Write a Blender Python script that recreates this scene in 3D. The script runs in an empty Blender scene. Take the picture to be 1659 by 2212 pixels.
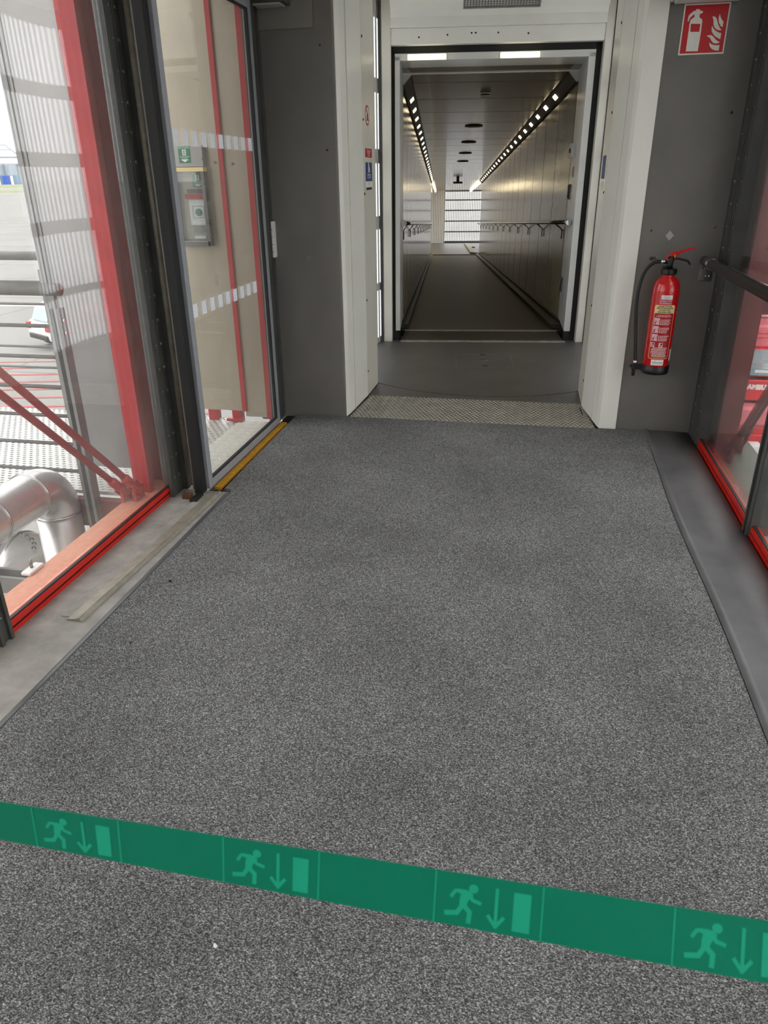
import bpy, bmesh, math, random
from mathutils import Vector, Matrix
random.seed(7)
sc = bpy.context.scene
C = sc.collection
PI = math.pi
R = math.radians

# ---------------------------------------------------------------- camera
# looks 24.8 deg down and 11.2 deg left of the corridor's long axis, 1.55 m above the carpet
cam_d = bpy.data.cameras.new('camera')
cam = bpy.data.objects.new('camera', cam_d); C.objects.link(cam)
def set_cam():
    p = R(24.8); r = R(0.67)
    fwd = Vector((0, math.cos(p), -math.sin(p))); right = Vector((1, 0, 0)); up = right.cross(fwd)
    R2 = math.cos(r)*right - math.sin(r)*up; U2 = math.sin(r)*right + math.cos(r)*up
    Rz = Matrix.Rotation(R(11.2449), 3, 'Z')
    f, rr, u = Rz @ fwd, Rz @ R2, Rz @ U2
    m = Matrix((rr, u, -f)).transposed().to_4x4(); m.translation = Vector((0, 0, 1.55))
    cam.matrix_world = m
set_cam()
cam_d.sensor_fit = 'HORIZONTAL'; cam_d.sensor_width = 36; cam_d.lens = 1569/1659*36
cam_d.clip_start = 0.02; cam_d.clip_end = 6000
cam_d.dof.use_dof = True; cam_d.dof.focus_distance = 4.2; cam_d.dof.aperture_fstop = 16
sc.camera = cam

# ---------------------------------------------------------------- world and exposure
w = bpy.data.worlds.new('overcast_sky'); sc.world = w; w.use_nodes = True
wn = w.node_tree; wn.nodes.clear()
wo = wn.nodes.new('ShaderNodeOutputWorld'); bg = wn.nodes.new('ShaderNodeBackground')
tc = wn.nodes.new('ShaderNodeTexCoord'); ns = wn.nodes.new('ShaderNodeTexNoise'); ns.inputs['Scale'].default_value = 3
ns.inputs['Detail'].default_value = 4
mr = wn.nodes.new('ShaderNodeMapRange'); mr.inputs[1].default_value = .35; mr.inputs[2].default_value = .65
mr.inputs[3].default_value = .82; mr.inputs[4].default_value = 1.1
mx = wn.nodes.new('ShaderNodeVectorMath'); mx.operation = 'SCALE'; mx.inputs[0].default_value = (.985, .985, 1.0)
wn.links.new(tc.outputs['Generated'], ns.inputs['Vector']); wn.links.new(ns.outputs['Fac'], mr.inputs[0])
wn.links.new(mr.outputs[0], mx.inputs['Scale']); wn.links.new(mx.outputs[0], bg.inputs['Color'])
bg.inputs['Strength'].default_value = 1.0
wn.links.new(bg.outputs[0], wo.inputs[0])
vs = sc.view_settings
vs.view_transform = 'Standard'; vs.look = 'None'; vs.gamma = 1; vs.exposure = 1.85; vs.use_curve_mapping = False
sc.cycles.use_denoising = True
sc.cycles.max_bounces = 14; sc.cycles.diffuse_bounces = 6; sc.cycles.glossy_bounces = 6
sc.cycles.transparent_max_bounces = 24; sc.cycles.sample_clamp_indirect = 8

# ---------------------------------------------------------------- materials
def lin(c):
    return tuple(((v/255)/12.92 if v/255 <= .04045 else ((v/255+.055)/1.055)**2.4) for v in c)
MATS = {}
def M(name, rgb=(128,128,128), rough=.5, metal=0, noise=None, bump=None, emit=None, dots=None, spec=.5, stretch=None, coat=0):
    """noise=(scale, amount); bump=(scale, strength, distance)"""
    m = bpy.data.materials.new(name); m.use_nodes = True; MATS[name] = m
    nt = m.node_tree; b = nt.nodes['Principled BSDF']
    col = lin(rgb) + (1,)
    b.inputs['Base Color'].default_value = col; b.inputs['Roughness'].default_value = rough
    b.inputs['Metallic'].default_value = metal; b.inputs['Specular IOR Level'].default_value = spec
    b.inputs['Coat Weight'].default_value = coat; b.inputs['Coat Roughness'].default_value = .08
    if emit:
        b.inputs['Emission Color'].default_value = lin(emit[0]) + (1,); b.inputs['Emission Strength'].default_value = emit[1]
    tcn = nt.nodes.new('ShaderNodeTexCoord'); vec = tcn.outputs['Object']
    if stretch:
        mp = nt.nodes.new('ShaderNodeMapping'); mp.inputs['Scale'].default_value = stretch
        nt.links.new(vec, mp.inputs[0]); vec = mp.outputs[0]
    if noise:
        n = nt.nodes.new('ShaderNodeTexNoise'); n.inputs['Scale'].default_value = noise[0]; n.inputs['Detail'].default_value = 6
        n.inputs['Roughness'].default_value = .65
        nt.links.new(vec, n.inputs['Vector'])
        r_ = nt.nodes.new('ShaderNodeMapRange'); r_.inputs[1].default_value = .3; r_.inputs[2].default_value = .7
        r_.inputs[3].default_value = 1-noise[1]; r_.inputs[4].default_value = 1+noise[1]
        nt.links.new(n.outputs['Fac'], r_.inputs[0])
        s = nt.nodes.new('ShaderNodeVectorMath'); s.operation = 'SCALE'; s.inputs[0].default_value = col[:3]
        nt.links.new(r_.outputs[0], s.inputs['Scale']); nt.links.new(s.outputs[0], b.inputs['Base Color'])
    if bump:
        n2 = nt.nodes.new('ShaderNodeTexNoise'); n2.inputs['Scale'].default_value = bump[0]; n2.inputs['Detail'].default_value = 4
        nt.links.new(vec, n2.inputs['Vector'])
        bp = nt.nodes.new('ShaderNodeBump'); bp.inputs['Strength'].default_value = bump[1]; bp.inputs['Distance'].default_value = bump[2]
        nt.links.new(n2.outputs['Fac'], bp.inputs['Height']); nt.links.new(bp.outputs[0], b.inputs['Normal'])
    return m

def glass_mat(name, tint=(1,1,1), dust=0.04, dustcol=(.8,.78,.74), refl=1.0):
    m = bpy.data.materials.new(name); m.use_nodes = True; MATS[name] = m
    nt = m.node_tree; nt.nodes.clear(); L = nt.links
    o = nt.nodes.new('ShaderNodeOutputMaterial')
    tr = nt.nodes.new('ShaderNodeBsdfTransparent'); tr.inputs[0].default_value = (*tint, 1)
    gl = nt.nodes.new('ShaderNodeBsdfGlossy'); gl.inputs['Roughness'].default_value = 0.01; gl.inputs[0].default_value = (refl,refl,refl,1)
    df = nt.nodes.new('ShaderNodeBsdfDiffuse'); df.inputs[0].default_value = (*dustcol, 1)
    geo = nt.nodes.new('ShaderNodeNewGeometry')
    ior = nt.nodes.new('ShaderNodeMapRange'); ior.inputs[3].default_value = 1.5; ior.inputs[4].default_value = 1/1.5
    L.new(geo.outputs['Backfacing'], ior.inputs[0])
    fr = nt.nodes.new('ShaderNodeFresnel'); L.new(ior.outputs[0], fr.inputs['IOR'])
    tc = nt.nodes.new('ShaderNodeTexCoord')
    n = nt.nodes.new('ShaderNodeTexNoise'); n.inputs['Scale'].default_value = 2.2; n.inputs['Detail'].default_value = 8; n.inputs['Roughness'].default_value = .7
    L.new(tc.outputs['Object'], n.inputs['Vector'])
    sp = nt.nodes.new('ShaderNodeTexNoise'); sp.inputs['Scale'].default_value = 160; sp.inputs['Detail'].default_value = 1
    L.new(tc.outputs['Object'], sp.inputs['Vector'])
    sr = nt.nodes.new('ShaderNodeMapRange'); sr.inputs[1].default_value = .74; sr.inputs[2].default_value = .78; sr.inputs[3].default_value = 0; sr.inputs[4].default_value = .25
    L.new(sp.outputs['Fac'], sr.inputs[0])
    dr = nt.nodes.new('ShaderNodeMapRange'); dr.inputs[1].default_value = .35; dr.inputs[2].default_value = .7
    dr.inputs[3].default_value = dust*.5; dr.inputs[4].default_value = dust*1.6
    L.new(n.outputs['Fac'], dr.inputs[0])
    ad = nt.nodes.new('ShaderNodeMath'); ad.operation = 'ADD'; ad.use_clamp = True
    L.new(dr.outputs[0], ad.inputs[0]); L.new(sr.outputs[0], ad.inputs[1])
    m1 = nt.nodes.new('ShaderNodeMixShader'); L.new(ad.outputs[0], m1.inputs[0]); L.new(tr.outputs[0], m1.inputs[1]); L.new(df.outputs[0], m1.inputs[2])
    m2 = nt.nodes.new('ShaderNodeMixShader'); L.new(fr.outputs[0], m2.inputs[0]); L.new(m1.outputs[0], m2.inputs[1]); L.new(gl.outputs[0], m2.inputs[2])
    L.new(m2.outputs[0], o.inputs[0])
    return m

def carpet_mat():
    m = M('carpet_grey_speckled', (90,90,92), .95, spec=.1); nt = m.node_tree; L = nt.links; b = nt.nodes['Principled BSDF']
    tc = nt.nodes.new('ShaderNodeTexCoord')
    mp = nt.nodes.new('ShaderNodeMapping'); mp.inputs['Rotation'].default_value = (0,0,.3); mp.inputs['Scale'].default_value = (1,1.5,1)
    L.new(tc.outputs['Object'], mp.inputs[0])
    n = nt.nodes.new('ShaderNodeTexNoise'); n.inputs['Scale'].default_value = 250; n.inputs['Detail'].default_value = 4; n.inputs['Roughness'].default_value = .8
    L.new(mp.outputs[0], n.inputs['Vector'])
    cr = nt.nodes.new('ShaderNodeValToRGB'); e = cr.color_ramp.elements
    e[0].position = .40; e[0].color = (*lin((47,47,48)),1); e[1].position = .67; e[1].color = (*lin((255,254,252)),1)
    e.new(.50).color = (*lin((97,97,98)),1); e.new(.585).color = (*lin((162,162,161)),1)
    L.new(n.outputs['Fac'], cr.inputs[0])
    n2 = nt.nodes.new('ShaderNodeTexNoise'); n2.inputs['Scale'].default_value = 1.5; n2.inputs['Detail'].default_value = 5; n2.inputs['Roughness'].default_value = .6
    L.new(tc.outputs['Object'], n2.inputs['Vector'])
    r_ = nt.nodes.new('ShaderNodeMapRange'); r_.inputs[1].default_value = .3; r_.inputs[2].default_value = .7; r_.inputs[3].default_value = .74; r_.inputs[4].default_value = 1.14
    L.new(n2.outputs['Fac'], r_.inputs[0])
    s = nt.nodes.new('ShaderNodeVectorMath'); s.operation = 'SCALE'
    L.new(cr.outputs[0], s.inputs[0]); L.new(r_.outputs[0], s.inputs['Scale']); L.new(s.outputs[0], b.inputs['Base Color'])
    bp = nt.nodes.new('ShaderNodeBump'); bp.inputs['Strength'].default_value = .6; bp.inputs['Distance'].default_value = .004
    L.new(n.outputs['Fac'], bp.inputs['Height']); L.new(bp.outputs[0], b.inputs['Normal'])
    return m

def wave_mat(name, rgb, rough, scale, strength, rot=0, noise=.15):
    m = M(name, rgb, rough, noise=(3, noise)); nt = m.node_tree; L = nt.links; b = nt.nodes['Principled BSDF']
    tc = nt.nodes.new('ShaderNodeTexCoord'); mp = nt.nodes.new('ShaderNodeMapping'); mp.inputs['Rotation'].default_value = (0,0,rot)
    L.new(tc.outputs['Object'], mp.inputs[0])
    wv = nt.nodes.new('ShaderNodeTexWave'); wv.bands_direction = 'Y'; wv.inputs['Scale'].default_value = scale
    L.new(mp.outputs[0], wv.inputs['Vector'])
    bp = nt.nodes.new('ShaderNodeBump'); bp.inputs['Strength'].default_value = strength; bp.inputs['Distance'].default_value = .002
    L.new(wv.outputs['Fac'], bp.inputs['Height']); L.new(bp.outputs[0], b.inputs['Normal'])
    return m

def perf_mat():
    m = M('perforated_steel', (205,205,200), .5, .3, noise=(6,.08)); nt = m.node_tree; L = nt.links; b = nt.nodes['Principled BSDF']
    out = [n for n in nt.nodes if n.type == 'OUTPUT_MATERIAL'][0]
    tc = nt.nodes.new('ShaderNodeTexCoord'); mp = nt.nodes.new('ShaderNodeMapping'); mp.inputs['Scale'].default_value = (22, 30, 0)
    L.new(tc.outputs['Object'], mp.inputs[0])
    sx = nt.nodes.new('ShaderNodeSeparateXYZ'); L.new(mp.outputs[0], sx.inputs[0])
    def mth(op, a, bb=None, v=None):
        n = nt.nodes.new('ShaderNodeMath'); n.operation = op
        L.new(a, n.inputs[0])
        if bb is not None: L.new(bb, n.inputs[1])
        if v is not None: n.inputs[1].default_value = v
        return n.outputs[0]
    row = mth('FLOOR', sx.outputs['Y']); half = mth('MULTIPLY', mth('MODULO', row, v=2), v=.5)
    fx = mth('SUBTRACT', mth('FRACT', mth('ADD', sx.outputs['X'], half)), v=.5); fy = mth('SUBTRACT', mth('FRACT', sx.outputs['Y']), v=.5)
    d2 = mth('ADD', mth('MULTIPLY', fx, fx), mth('MULTIPLY', fy, fy)); hole = mth('LESS_THAN', d2, v=.062)
    tr = nt.nodes.new('ShaderNodeBsdfTransparent'); mix = nt.nodes.new('ShaderNodeMixShader')
    L.new(hole, mix.inputs[0]); L.new(b.outputs[0], mix.inputs[1]); L.new(tr.outputs[0], mix.inputs[2]); L.new(mix.outputs[0], out.inputs[0])
    return m

carpet_mat(); perf_mat()
wave_mat('ribbed_rubber_floor', (82,78,75), .42, 14, .5, R(0))
wave_mat('tunnel_lino', (48,41,34), .5, 9, .35, R(6.65), .2)
glass_mat('window_glass_left', (.972,.972,.968), .022); glass_mat('window_glass_right', (.945,.948,.943), .010)
def slat_mat():
    m = bpy.data.materials.new('slat_translucent'); m.use_nodes = True; MATS['slat_translucent'] = m
    nt = m.node_tree; nt.nodes.clear(); o = nt.nodes.new('ShaderNodeOutputMaterial')
    a = nt.nodes.new('ShaderNodeBsdfTranslucent'); a.inputs[0].default_value = (.92,.94,.96,1)
    b = nt.nodes.new('ShaderNodeBsdfTransparent'); mx = nt.nodes.new('ShaderNodeMixShader'); mx.inputs[0].default_value = .45
    nt.links.new(a.outputs[0], mx.inputs[1]); nt.links.new(b.outputs[0], mx.inputs[2]); nt.links.new(mx.outputs[0], o.inputs[0])
slat_mat()
glass_mat('door_glass', (.97,.97,.96), .05); glass_mat('small_glass', (.9,.92,.92), .03); glass_mat('slat_glass', (.98,.98,.98), .05)
M('grey_painted_steel', (111,108,103), .45, noise=(2.2,.13), bump=(60,.05,.001))
M('grey_panel_lighter', (126,122,116), .45, noise=(3,.08))
M('dark_grey_profile', (68,68,65), .5, .05, noise=(8,.2))
M('darker_profile', (40,40,39), .5, .2, noise=(9,.2))
M('aluminium_frame', (150,153,159), .45, .15, noise=(5,.08))
M('worn_aluminium', (150,145,132), .5, .4, noise=(14,.25), bump=(80,.2,.001))
M('black_rubber', (14,14,15), .7)
M('black_gap', (8,8,8), .9)
M('far_lino', (70,66,60), .4, noise=(6,.1))
M('cream_gloss', (220,217,205), .25, noise=(1.5,.04), spec=.5)
M('cream_white', (234,233,225), .3, noise=(2,.05))
M('white_frame', (206,206,202), .3, noise=(3,.05))
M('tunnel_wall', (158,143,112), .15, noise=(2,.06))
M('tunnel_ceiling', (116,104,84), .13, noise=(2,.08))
M('seam_dark', (52,46,38), .7)
M('slat_paint', (196,194,186), .3, noise=(4,.06))
M('kick_dark', (56,50,44), .45, noise=(12,.25))
M('sill_dirty_grey', (150,146,140), .75, noise=(7,.28), bump=(30,.3,.002))
M('rubber_mat_dark', (88,87,88), .55, noise=(3.2,.24), bump=(25,.15,.002))
M('rubber_bead', (74,75,78), .4, noise=(10,.2))
M('red_paint', (172,34,40), .4, noise=(9,.12))
M('red_paint_dull', (112,44,46), .5, noise=(9,.15))
M('red_rail', (190,30,18), .4, noise=(14,.14))
M('red_beam', (208,142,114), .6, noise=(40,.16), bump=(120,.3,.002))
M('stainless', (118,117,115), .2, .9, noise=(6,.06), stretch=(1,1,.1))
M('steel_sheet', (150,149,147), .36, .5, noise=(3,.12), stretch=(1,1,.35))
M('steel_sheet_warm', (166,156,138), .42, .45, noise=(4,.14), stretch=(1,1,.3))
M('galvanised', (128,129,128), .5, .4, noise=(14,.14))
M('duct_silver', (205,202,200), .3, .75, noise=(12,.08))
M('checker_plate', (122,119,110), .45, .35, noise=(8,.25))
M('checker_worn', (205,201,188), .35, .4, noise=(8,.2))
M('checker_plate_light', (215,214,205), .6, .1, noise=(8,.06))
M('screw_steel', (120,120,118), .3, .8)
M('yellow_paint', (196,140,20), .6, noise=(40,.3))
M('tape_green', (0,124,94), .6, noise=(30,.04), spec=.2)
M('tape_print', (28,168,132), .6, spec=.2)
M('white_plastic', (215,214,208), .4)
M('light_grey_plastic', (170,170,166), .45)
M('black_plastic', (18,18,20), .4)
M('extinguisher_red', (200,8,18), .22, coat=.6)
M('extinguisher_hose', (22,22,23), .5, bump=(200,.2,.001))
M('label_cream', (236,212,150), .45)
M('label_white', (232,230,228), .45)
M('label_pink', (226,176,184), .45)
M('label_red', (168,10,22), .4)
M('text_dark', (28,26,36), .5)
M('text_maroon', (90,10,30), .5)
M('text_white', (240,235,230), .5)
M('sign_red', (188,4,22), .45, noise=(8,.05))
M('sign_white', (226,226,214), .5, noise=(60,.04))
M('sign_green', (8,120,84), .5)
M('sign_blue', (30,62,120), .45)
M('led_lamp', (255,250,235), .5, emit=((255,234,190), 2.2))
M('header_lamp', (255,250,225), .5, emit=((255,248,205), 1.1))
M('frosted_strip', (235,240,250), .5)
M('apron_concrete', (138,137,133), .9, noise=(.12,.1))
M('apron_joint', (120,118,112), .9)
M('apron_white', (235,235,230), .8)
M('apron_red', (190,84,84), .8, noise=(3,.2))
M('grass_green', (128,140,60), .95, noise=(.2,.2))
M('gravel', (150,148,142), .95, noise=(45,.6), bump=(50,1,.02))
M('roof_felt', (66,66,66), .9, noise=(5,.2))
M('truck_red', (214,30,44), .3, coat=.4)
M('truck_pale_red', (232,120,130), .4, coat=.3)
M('truck_white', (238,238,234), .35)
M('vehicle_glass', (30,36,38), .08, coat=.6)
M('windscreen', (150,176,182), .1, coat=.4)
M('tyre', (24,24,25), .8)
M('chrome', (210,210,210), .15, 1)
M('car_white', (225,226,226), .3, coat=.5)
M('terminal_grey', (170,182,192), .6, noise=(.05,.1))
M('terminal_glass', (110,140,165), .3)
M('terminal_blue', (40,90,190), .5)
M('paper_white', (240,240,236), .8)
M('brass', (190,150,60), .3, 1)
M('olive_floor', (86,88,72), .55, noise=(7,.1))
M('carpet_debris', (225,222,214), .8)
M('dark_debris', (30,28,26), .9)
M('rust', (82,50,32), .9, noise=(40,.4))
def mt(x): return MATS[x] if isinstance(x, str) else x

# ---------------------------------------------------------------- frames
TH = R(6.65)
def zf(wd):                      # floor height of the sloping passage at distance wd
    if wd < 8: return .05
    if wd < 28: return .04 - .0556*(wd-8)
    return .04 - .0556*20 - .0435*(wd-28)
def zc(wd):                      # ceiling height
    if wd < 28: return 2.51 - .0556*(wd-8)
    return 2.51 - .0556*20 - .046*(wd-28)
def T(u, wd, z=0):               # passage frame -> world
    return Vector((u*math.cos(TH) - wd*math.sin(TH), u*math.sin(TH) + wd*math.cos(TH), z))
def TT(v): return T(v[0], v[1], v[2])
def TS(v): return T(v[0], v[1], v[2] + zf(v[1]))     # z measured from the sloping floor

# ---------------------------------------------------------------- mesh kit
class MB:
    def __init__(s): s.v = []; s.f = []; s.sm = []; s.mi = []
    def add(s, vs, fs, smooth=False, mi=0):
        o = len(s.v); s.v += [Vector(v) for v in vs]
        for f in fs: s.f.append([i+o for i in f]); s.sm.append(smooth); s.mi.append(mi)
        return s
    def box(s, x0, x1, y0, y1, z0, z1, mi=0):
        vs = [(x,y,z) for z in (z0,z1) for y in (y0,y1) for x in (x0,x1)]
        return s.add(vs, [(0,2,3,1),(4,5,7,6),(0,1,5,4),(2,6,7,3),(0,4,6,2),(1,3,7,5)], mi=mi)
    def prism(s, poly, h0, h1, fn=None, mi=0, smooth=False):
        """poly: 2D points; fn(a,b,h)->3D; default a,b=x,y h=z"""
        fn = fn or (lambda a,b,h: (a,b,h)); n = len(poly)
        vs = [fn(a,b,h0) for a,b in poly] + [fn(a,b,h1) for a,b in poly]
        fs = [[i,(i+1)%n,n+(i+1)%n,n+i] for i in range(n)]
        s.add(vs, [list(range(n))[::-1], list(range(n,2*n))], mi=mi)
        return s.add(vs, fs, smooth, mi)
    def tube(s, pts, r, seg=14, cap=True, mi=0, closed=False):
        pts = [Vector(p) for p in pts]; n = len(pts); rs = r if isinstance(r, (list,tuple)) else [r]*n
        t0 = (pts[1]-pts[0]).normalized(); a = Vector((0,0,1)) if abs(t0.z) < .9 else Vector((1,0,0))
        nx = t0.cross(a).normalized(); vs = []
        for i, p in enumerate(pts):
            if i == 0: t = pts[1]-pts[0]
            elif i == n-1: t = pts[-1]-pts[-2]
            else: t = (pts[i+1]-pts[i]).normalized() + (pts[i]-pts[i-1]).normalized()
            t.normalize(); nx = (nx - t*nx.dot(t)).normalized(); ny = t.cross(nx)
            for k in range(seg):
                an = 2*PI*k/seg; vs.append(p + rs[i]*(nx*math.cos(an) + ny*math.sin(an)))
        fs = [[i*seg+k, i*seg+(k+1)%seg, (i+1)*seg+(k+1)%seg, (i+1)*seg+k] for i in range(n-1) for k in range(seg)]
        s.add(vs, fs, True, mi)
        if cap: s.add([vs[k] for k in range(seg)], [list(range(seg))[::-1]], mi=mi); s.add(vs[-seg:], [list(range(seg))], mi=mi)
        return s
    def lathe(s, prof, base, axis=(0,0,1), seg=28, mi=0, smooth=True):
        ax = Vector(axis).normalized(); a = Vector((1,0,0)) if abs(ax.x) < .9 else Vector((0,1,0))
        nx = ax.cross(a).normalized(); ny = ax.cross(nx); b = Vector(base); vs = []
        for r, h in prof:
            for k in range(seg):
                an = 2*PI*k/seg; vs.append(b + ax*h + r*(nx*math.cos(an)+ny*math.sin(an)))
        n = len(prof)
        s.add(vs, [[i*seg+k, i*seg+(k+1)%seg, (i+1)*seg+(k+1)%seg, (i+1)*seg+k] for i in range(n-1) for k in range(seg)], smooth, mi)
        s.add(vs[:seg], [list(range(seg))[::-1]], mi=mi); s.add(vs[-seg:], [list(range(seg))], mi=mi)
        return s
    def bar(s, p0, p1, wd, h, up=(0,0,1), mi=0):
        p0, p1 = Vector(p0), Vector(p1); d = (p1-p0).normalized(); u = Vector(up); sd = d.cross(u).normalized(); u = sd.cross(d)
        vs = [p + sd*a*wd/2 + u*b*h/2 for p in (p0,p1) for a,b in ((-1,-1),(1,-1),(1,1),(-1,1))]
        return s.add(vs, [(3,2,1,0),(4,5,6,7),(0,1,5,4),(1,2,6,5),(2,3,7,6),(3,0,4,7)], mi=mi)
    def dome(s, c, n, r, mi=0, seg=8):
        return s.lathe([(r,0),(r*.85,r*.4),(r*.45,r*.62),(.001,r*.68)], c, n, seg, mi)
    def map(s, fn): s.v = [Vector(fn(v)) for v in s.v]; return s
    def build(s, name, mats, parent=None, loc=None, bevel=0, **kw):
        me = bpy.data.meshes.new(name)
        if parent is not None: inv = WM(parent).inverted(); vs = [inv @ v for v in s.v]
        elif loc is not None: vs = [v - Vector(loc) for v in s.v]
        else: vs = s.v
        me.from_pydata([tuple(v) for v in vs], [], s.f)
        for m in (mats if isinstance(mats, (list,tuple)) else [mats]): me.materials.append(mt(m))
        me.polygons.foreach_set('use_smooth', s.sm); me.polygons.foreach_set('material_index', s.mi)
        bm = bmesh.new(); bm.from_mesh(me); bmesh.ops.remove_doubles(bm, verts=bm.verts, dist=1e-5)
        bmesh.ops.recalc_face_normals(bm, faces=bm.faces); bm.to_mesh(me); bm.free()
        me.update()
        o = bpy.data.objects.new(name, me); C.objects.link(o)
        if parent is not None: o.parent = parent
        elif loc is not None: o.location = loc
        if bevel:
            b = o.modifiers.new('bevel', 'BEVEL'); b.width = bevel; b.segments = 2; b.limit_method = 'ANGLE'; b.angle_limit = R(40)
        for k, v in kw.items(): o[k] = v
        return o
def WM(o):
    m = Matrix.Translation(o.location) @ Matrix.Rotation(o.rotation_euler.z, 4, 'Z')
    return WM(o.parent) @ m if o.parent else m
def thing(name, label, cat, loc=(0,0,0), rz=0, group=None, kind=None):
    o = bpy.data.objects.new(name, None); C.objects.link(o); o.empty_display_size = .1
    o.location = loc; o.rotation_euler = (0,0,rz)
    if label: o['label'] = label; o['category'] = cat
    if group: o['group'] = group
    if kind: o['kind'] = kind
    return o
def struct(mb, name, mats, **k): return mb.build(name, mats, kind='structure', **k)
def text_mb(body, size, fn, mi=0, align='CENTER', bold=0):
    cu = bpy.data.curves.new('txt', 'FONT'); cu.body = body; cu.size = size; cu.align_x = align; cu.align_y = 'CENTER'; cu.offset = bold
    cu.resolution_u = 3
    o = bpy.data.objects.new('txt', cu); C.objects.link(o)
    dg = bpy.context.evaluated_depsgraph_get(); me = o.evaluated_get(dg).to_mesh()
    vs = [fn(v.co.x, v.co.y) for v in me.vertices]; fs = [list(p.vertices) for p in me.polygons]
    mb = MB(); mb.add(vs, fs, mi=mi)
    o.evaluated_get(dg).to_mesh_clear(); bpy.data.objects.remove(o); bpy.data.curves.remove(cu)
    return mb
def merge(a, b):
    o = len(a.v); a.v += b.v; a.f += [[i+o for i in f] for f in b.f]; a.sm += b.sm; a.mi += b.mi; return a

# ================================================================= THE CONNECTING ROOM
EW = 4.85   # plane of the end wall
_f = MB().box(-1.86, 1.10, -4.2, 3.40, -.12, -.013); _f.box(-1.665, 1.10, 3.40, 4.84, -.12, -.013); struct(_f, 'floor', 'darker_profile')
struct(MB().box(-2.0, 1.25, -4.2, EW, 2.78, 2.9), 'ceiling', 'cream_white')
struct(MB().box(-1.95, 1.2, -4.3, -4.2, -.1, 2.9), 'wall_back', 'grey_painted_steel')

cp = MB(); N = 60
poly = [(-1.53,-4.1)] + [(-1.53+.004*math.sin(y*7), y) for y in [i*.1-.5 for i in range(0,39)]] + [(-1.515,3.37),(-1.53,3.42),(-1.575,3.44),(-1.585,4.62),(-1.58,4.815),(-1.2,4.82),(.50,4.82),(.80,4.815),(.80,4.6)] + [(.79+.006*math.sin(y*3)-.012*math.exp(-((y-3.2)/.8)**2), y) for y in [4.4-i*.15 for i in range(0,30)]] + [(.785,-4.1)]
cp.prism(poly, -.012, .006)
cp.build('carpet', 'carpet_grey_speckled', label='grey speckled carpet covering the walkway floor', category='carpet')
# bits lying on the carpet
def bit(x, y, s, m, lab, a=0):
    b = MB().prism([(x+s*math.cos(a+t)*r, y+s*math.sin(a+t)*r) for t, r in ((0,1),(1.3,.6),(2.4,1.1),(3.8,.7),(5.1,.9))], .007, .007+s*.5)
    b.build('debris_scrap', m, loc=(x,y,.007), label=lab, category='scrap', bevel=0)
bit(-.584, .963, .006, 'carpet_debris', 'tiny white scrap on the carpet below the green barrier tape')
bit(-1.41, 2.44, .008, 'dark_debris', 'small dark crumb on the carpet near the left edge strip')
bit(-1.35, 1.997, .006, 'dark_debris', 'tiny dark crumb on the carpet, nearer than the other dark crumb')

# left sill
o = struct(MB().box(-1.84, -1.53, -4.1, 3.40, -.02, .0), 'trim_1', 'sill_dirty_grey')
lip = MB(); lip.prism([(-1.55,0),(-1.54,.005),(-1.524,.008),(-1.515,.004),(-1.515,0)], -4.1, 3.38, lambda a,b,h: (a + (.0 if h>0 else 0), h, b))
struct(lip, 'trim_2', 'rubber_bead')
t = thing('edge_profile', 'raised aluminium threshold strip lying on the dusty left sill', 'metal strip', (-1.66, 2.10, 0))
p0, p1 = Vector((-1.645,2.10,0)), Vector((-1.598,3.38,0))
dv = (p1-p0).normalized(); sd = Vector((dv.y,-dv.x,0))
pm = MB()
prof = [(-.032,.001),(-.03,.006),(.004,.010),(.02,.016),(.026,.014),(.034,.001)]
pm.prism(prof, 0, (p1-p0).length, lambda a,b,h: tuple(p0 + sd*a + dv*h + Vector((0,0,b))))
pm.build('strip', 'worn_aluminium', t)
MB().prism([(-.07,.001),(-.07,.004),(-.03,.004),(-.03,.001)], .02, (p1-p0).length-.03, lambda a,b,h: tuple(p0 + sd*a + dv*h + Vector((0,0,b)))).build('base_flange', 'sill_dirty_grey', t)

# right rubber mat
rm = MB(); ys = [-4.1 + i*.12 for i in range(75)] + [4.84]
def edge(y): return .79+.006*math.sin(y*3)-.012*math.exp(-((y-3.2)/.8)**2) + .004
vs = []; prof = [(0,-.01),(0,.006),(.008,.013),(.02,.014),(.028,.009),(.034,.007),(.12,.006),(.28,.004),(.30,-.01)]
for y in ys:
    for a,b in prof: vs.append((min(edge(y)+a, 1.078) if a < .2 else 1.075, y, b + .002*math.sin(y*9+a*20)*(a > .05)))
n = len(prof)
rm.add(vs, [[i*n+k, (i+1)*n+k, (i+1)*n+k+1, i*n+k+1] for i in range(len(ys)-1) for k in range(n-1)], True)
rm.build('rubber_mat', 'rubber_mat_dark', label='long dark grey rubber edge mat between carpet and right window', category='mat')
for x, y in ((.93,4.72),(.99,2.62)):
    pass

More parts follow.
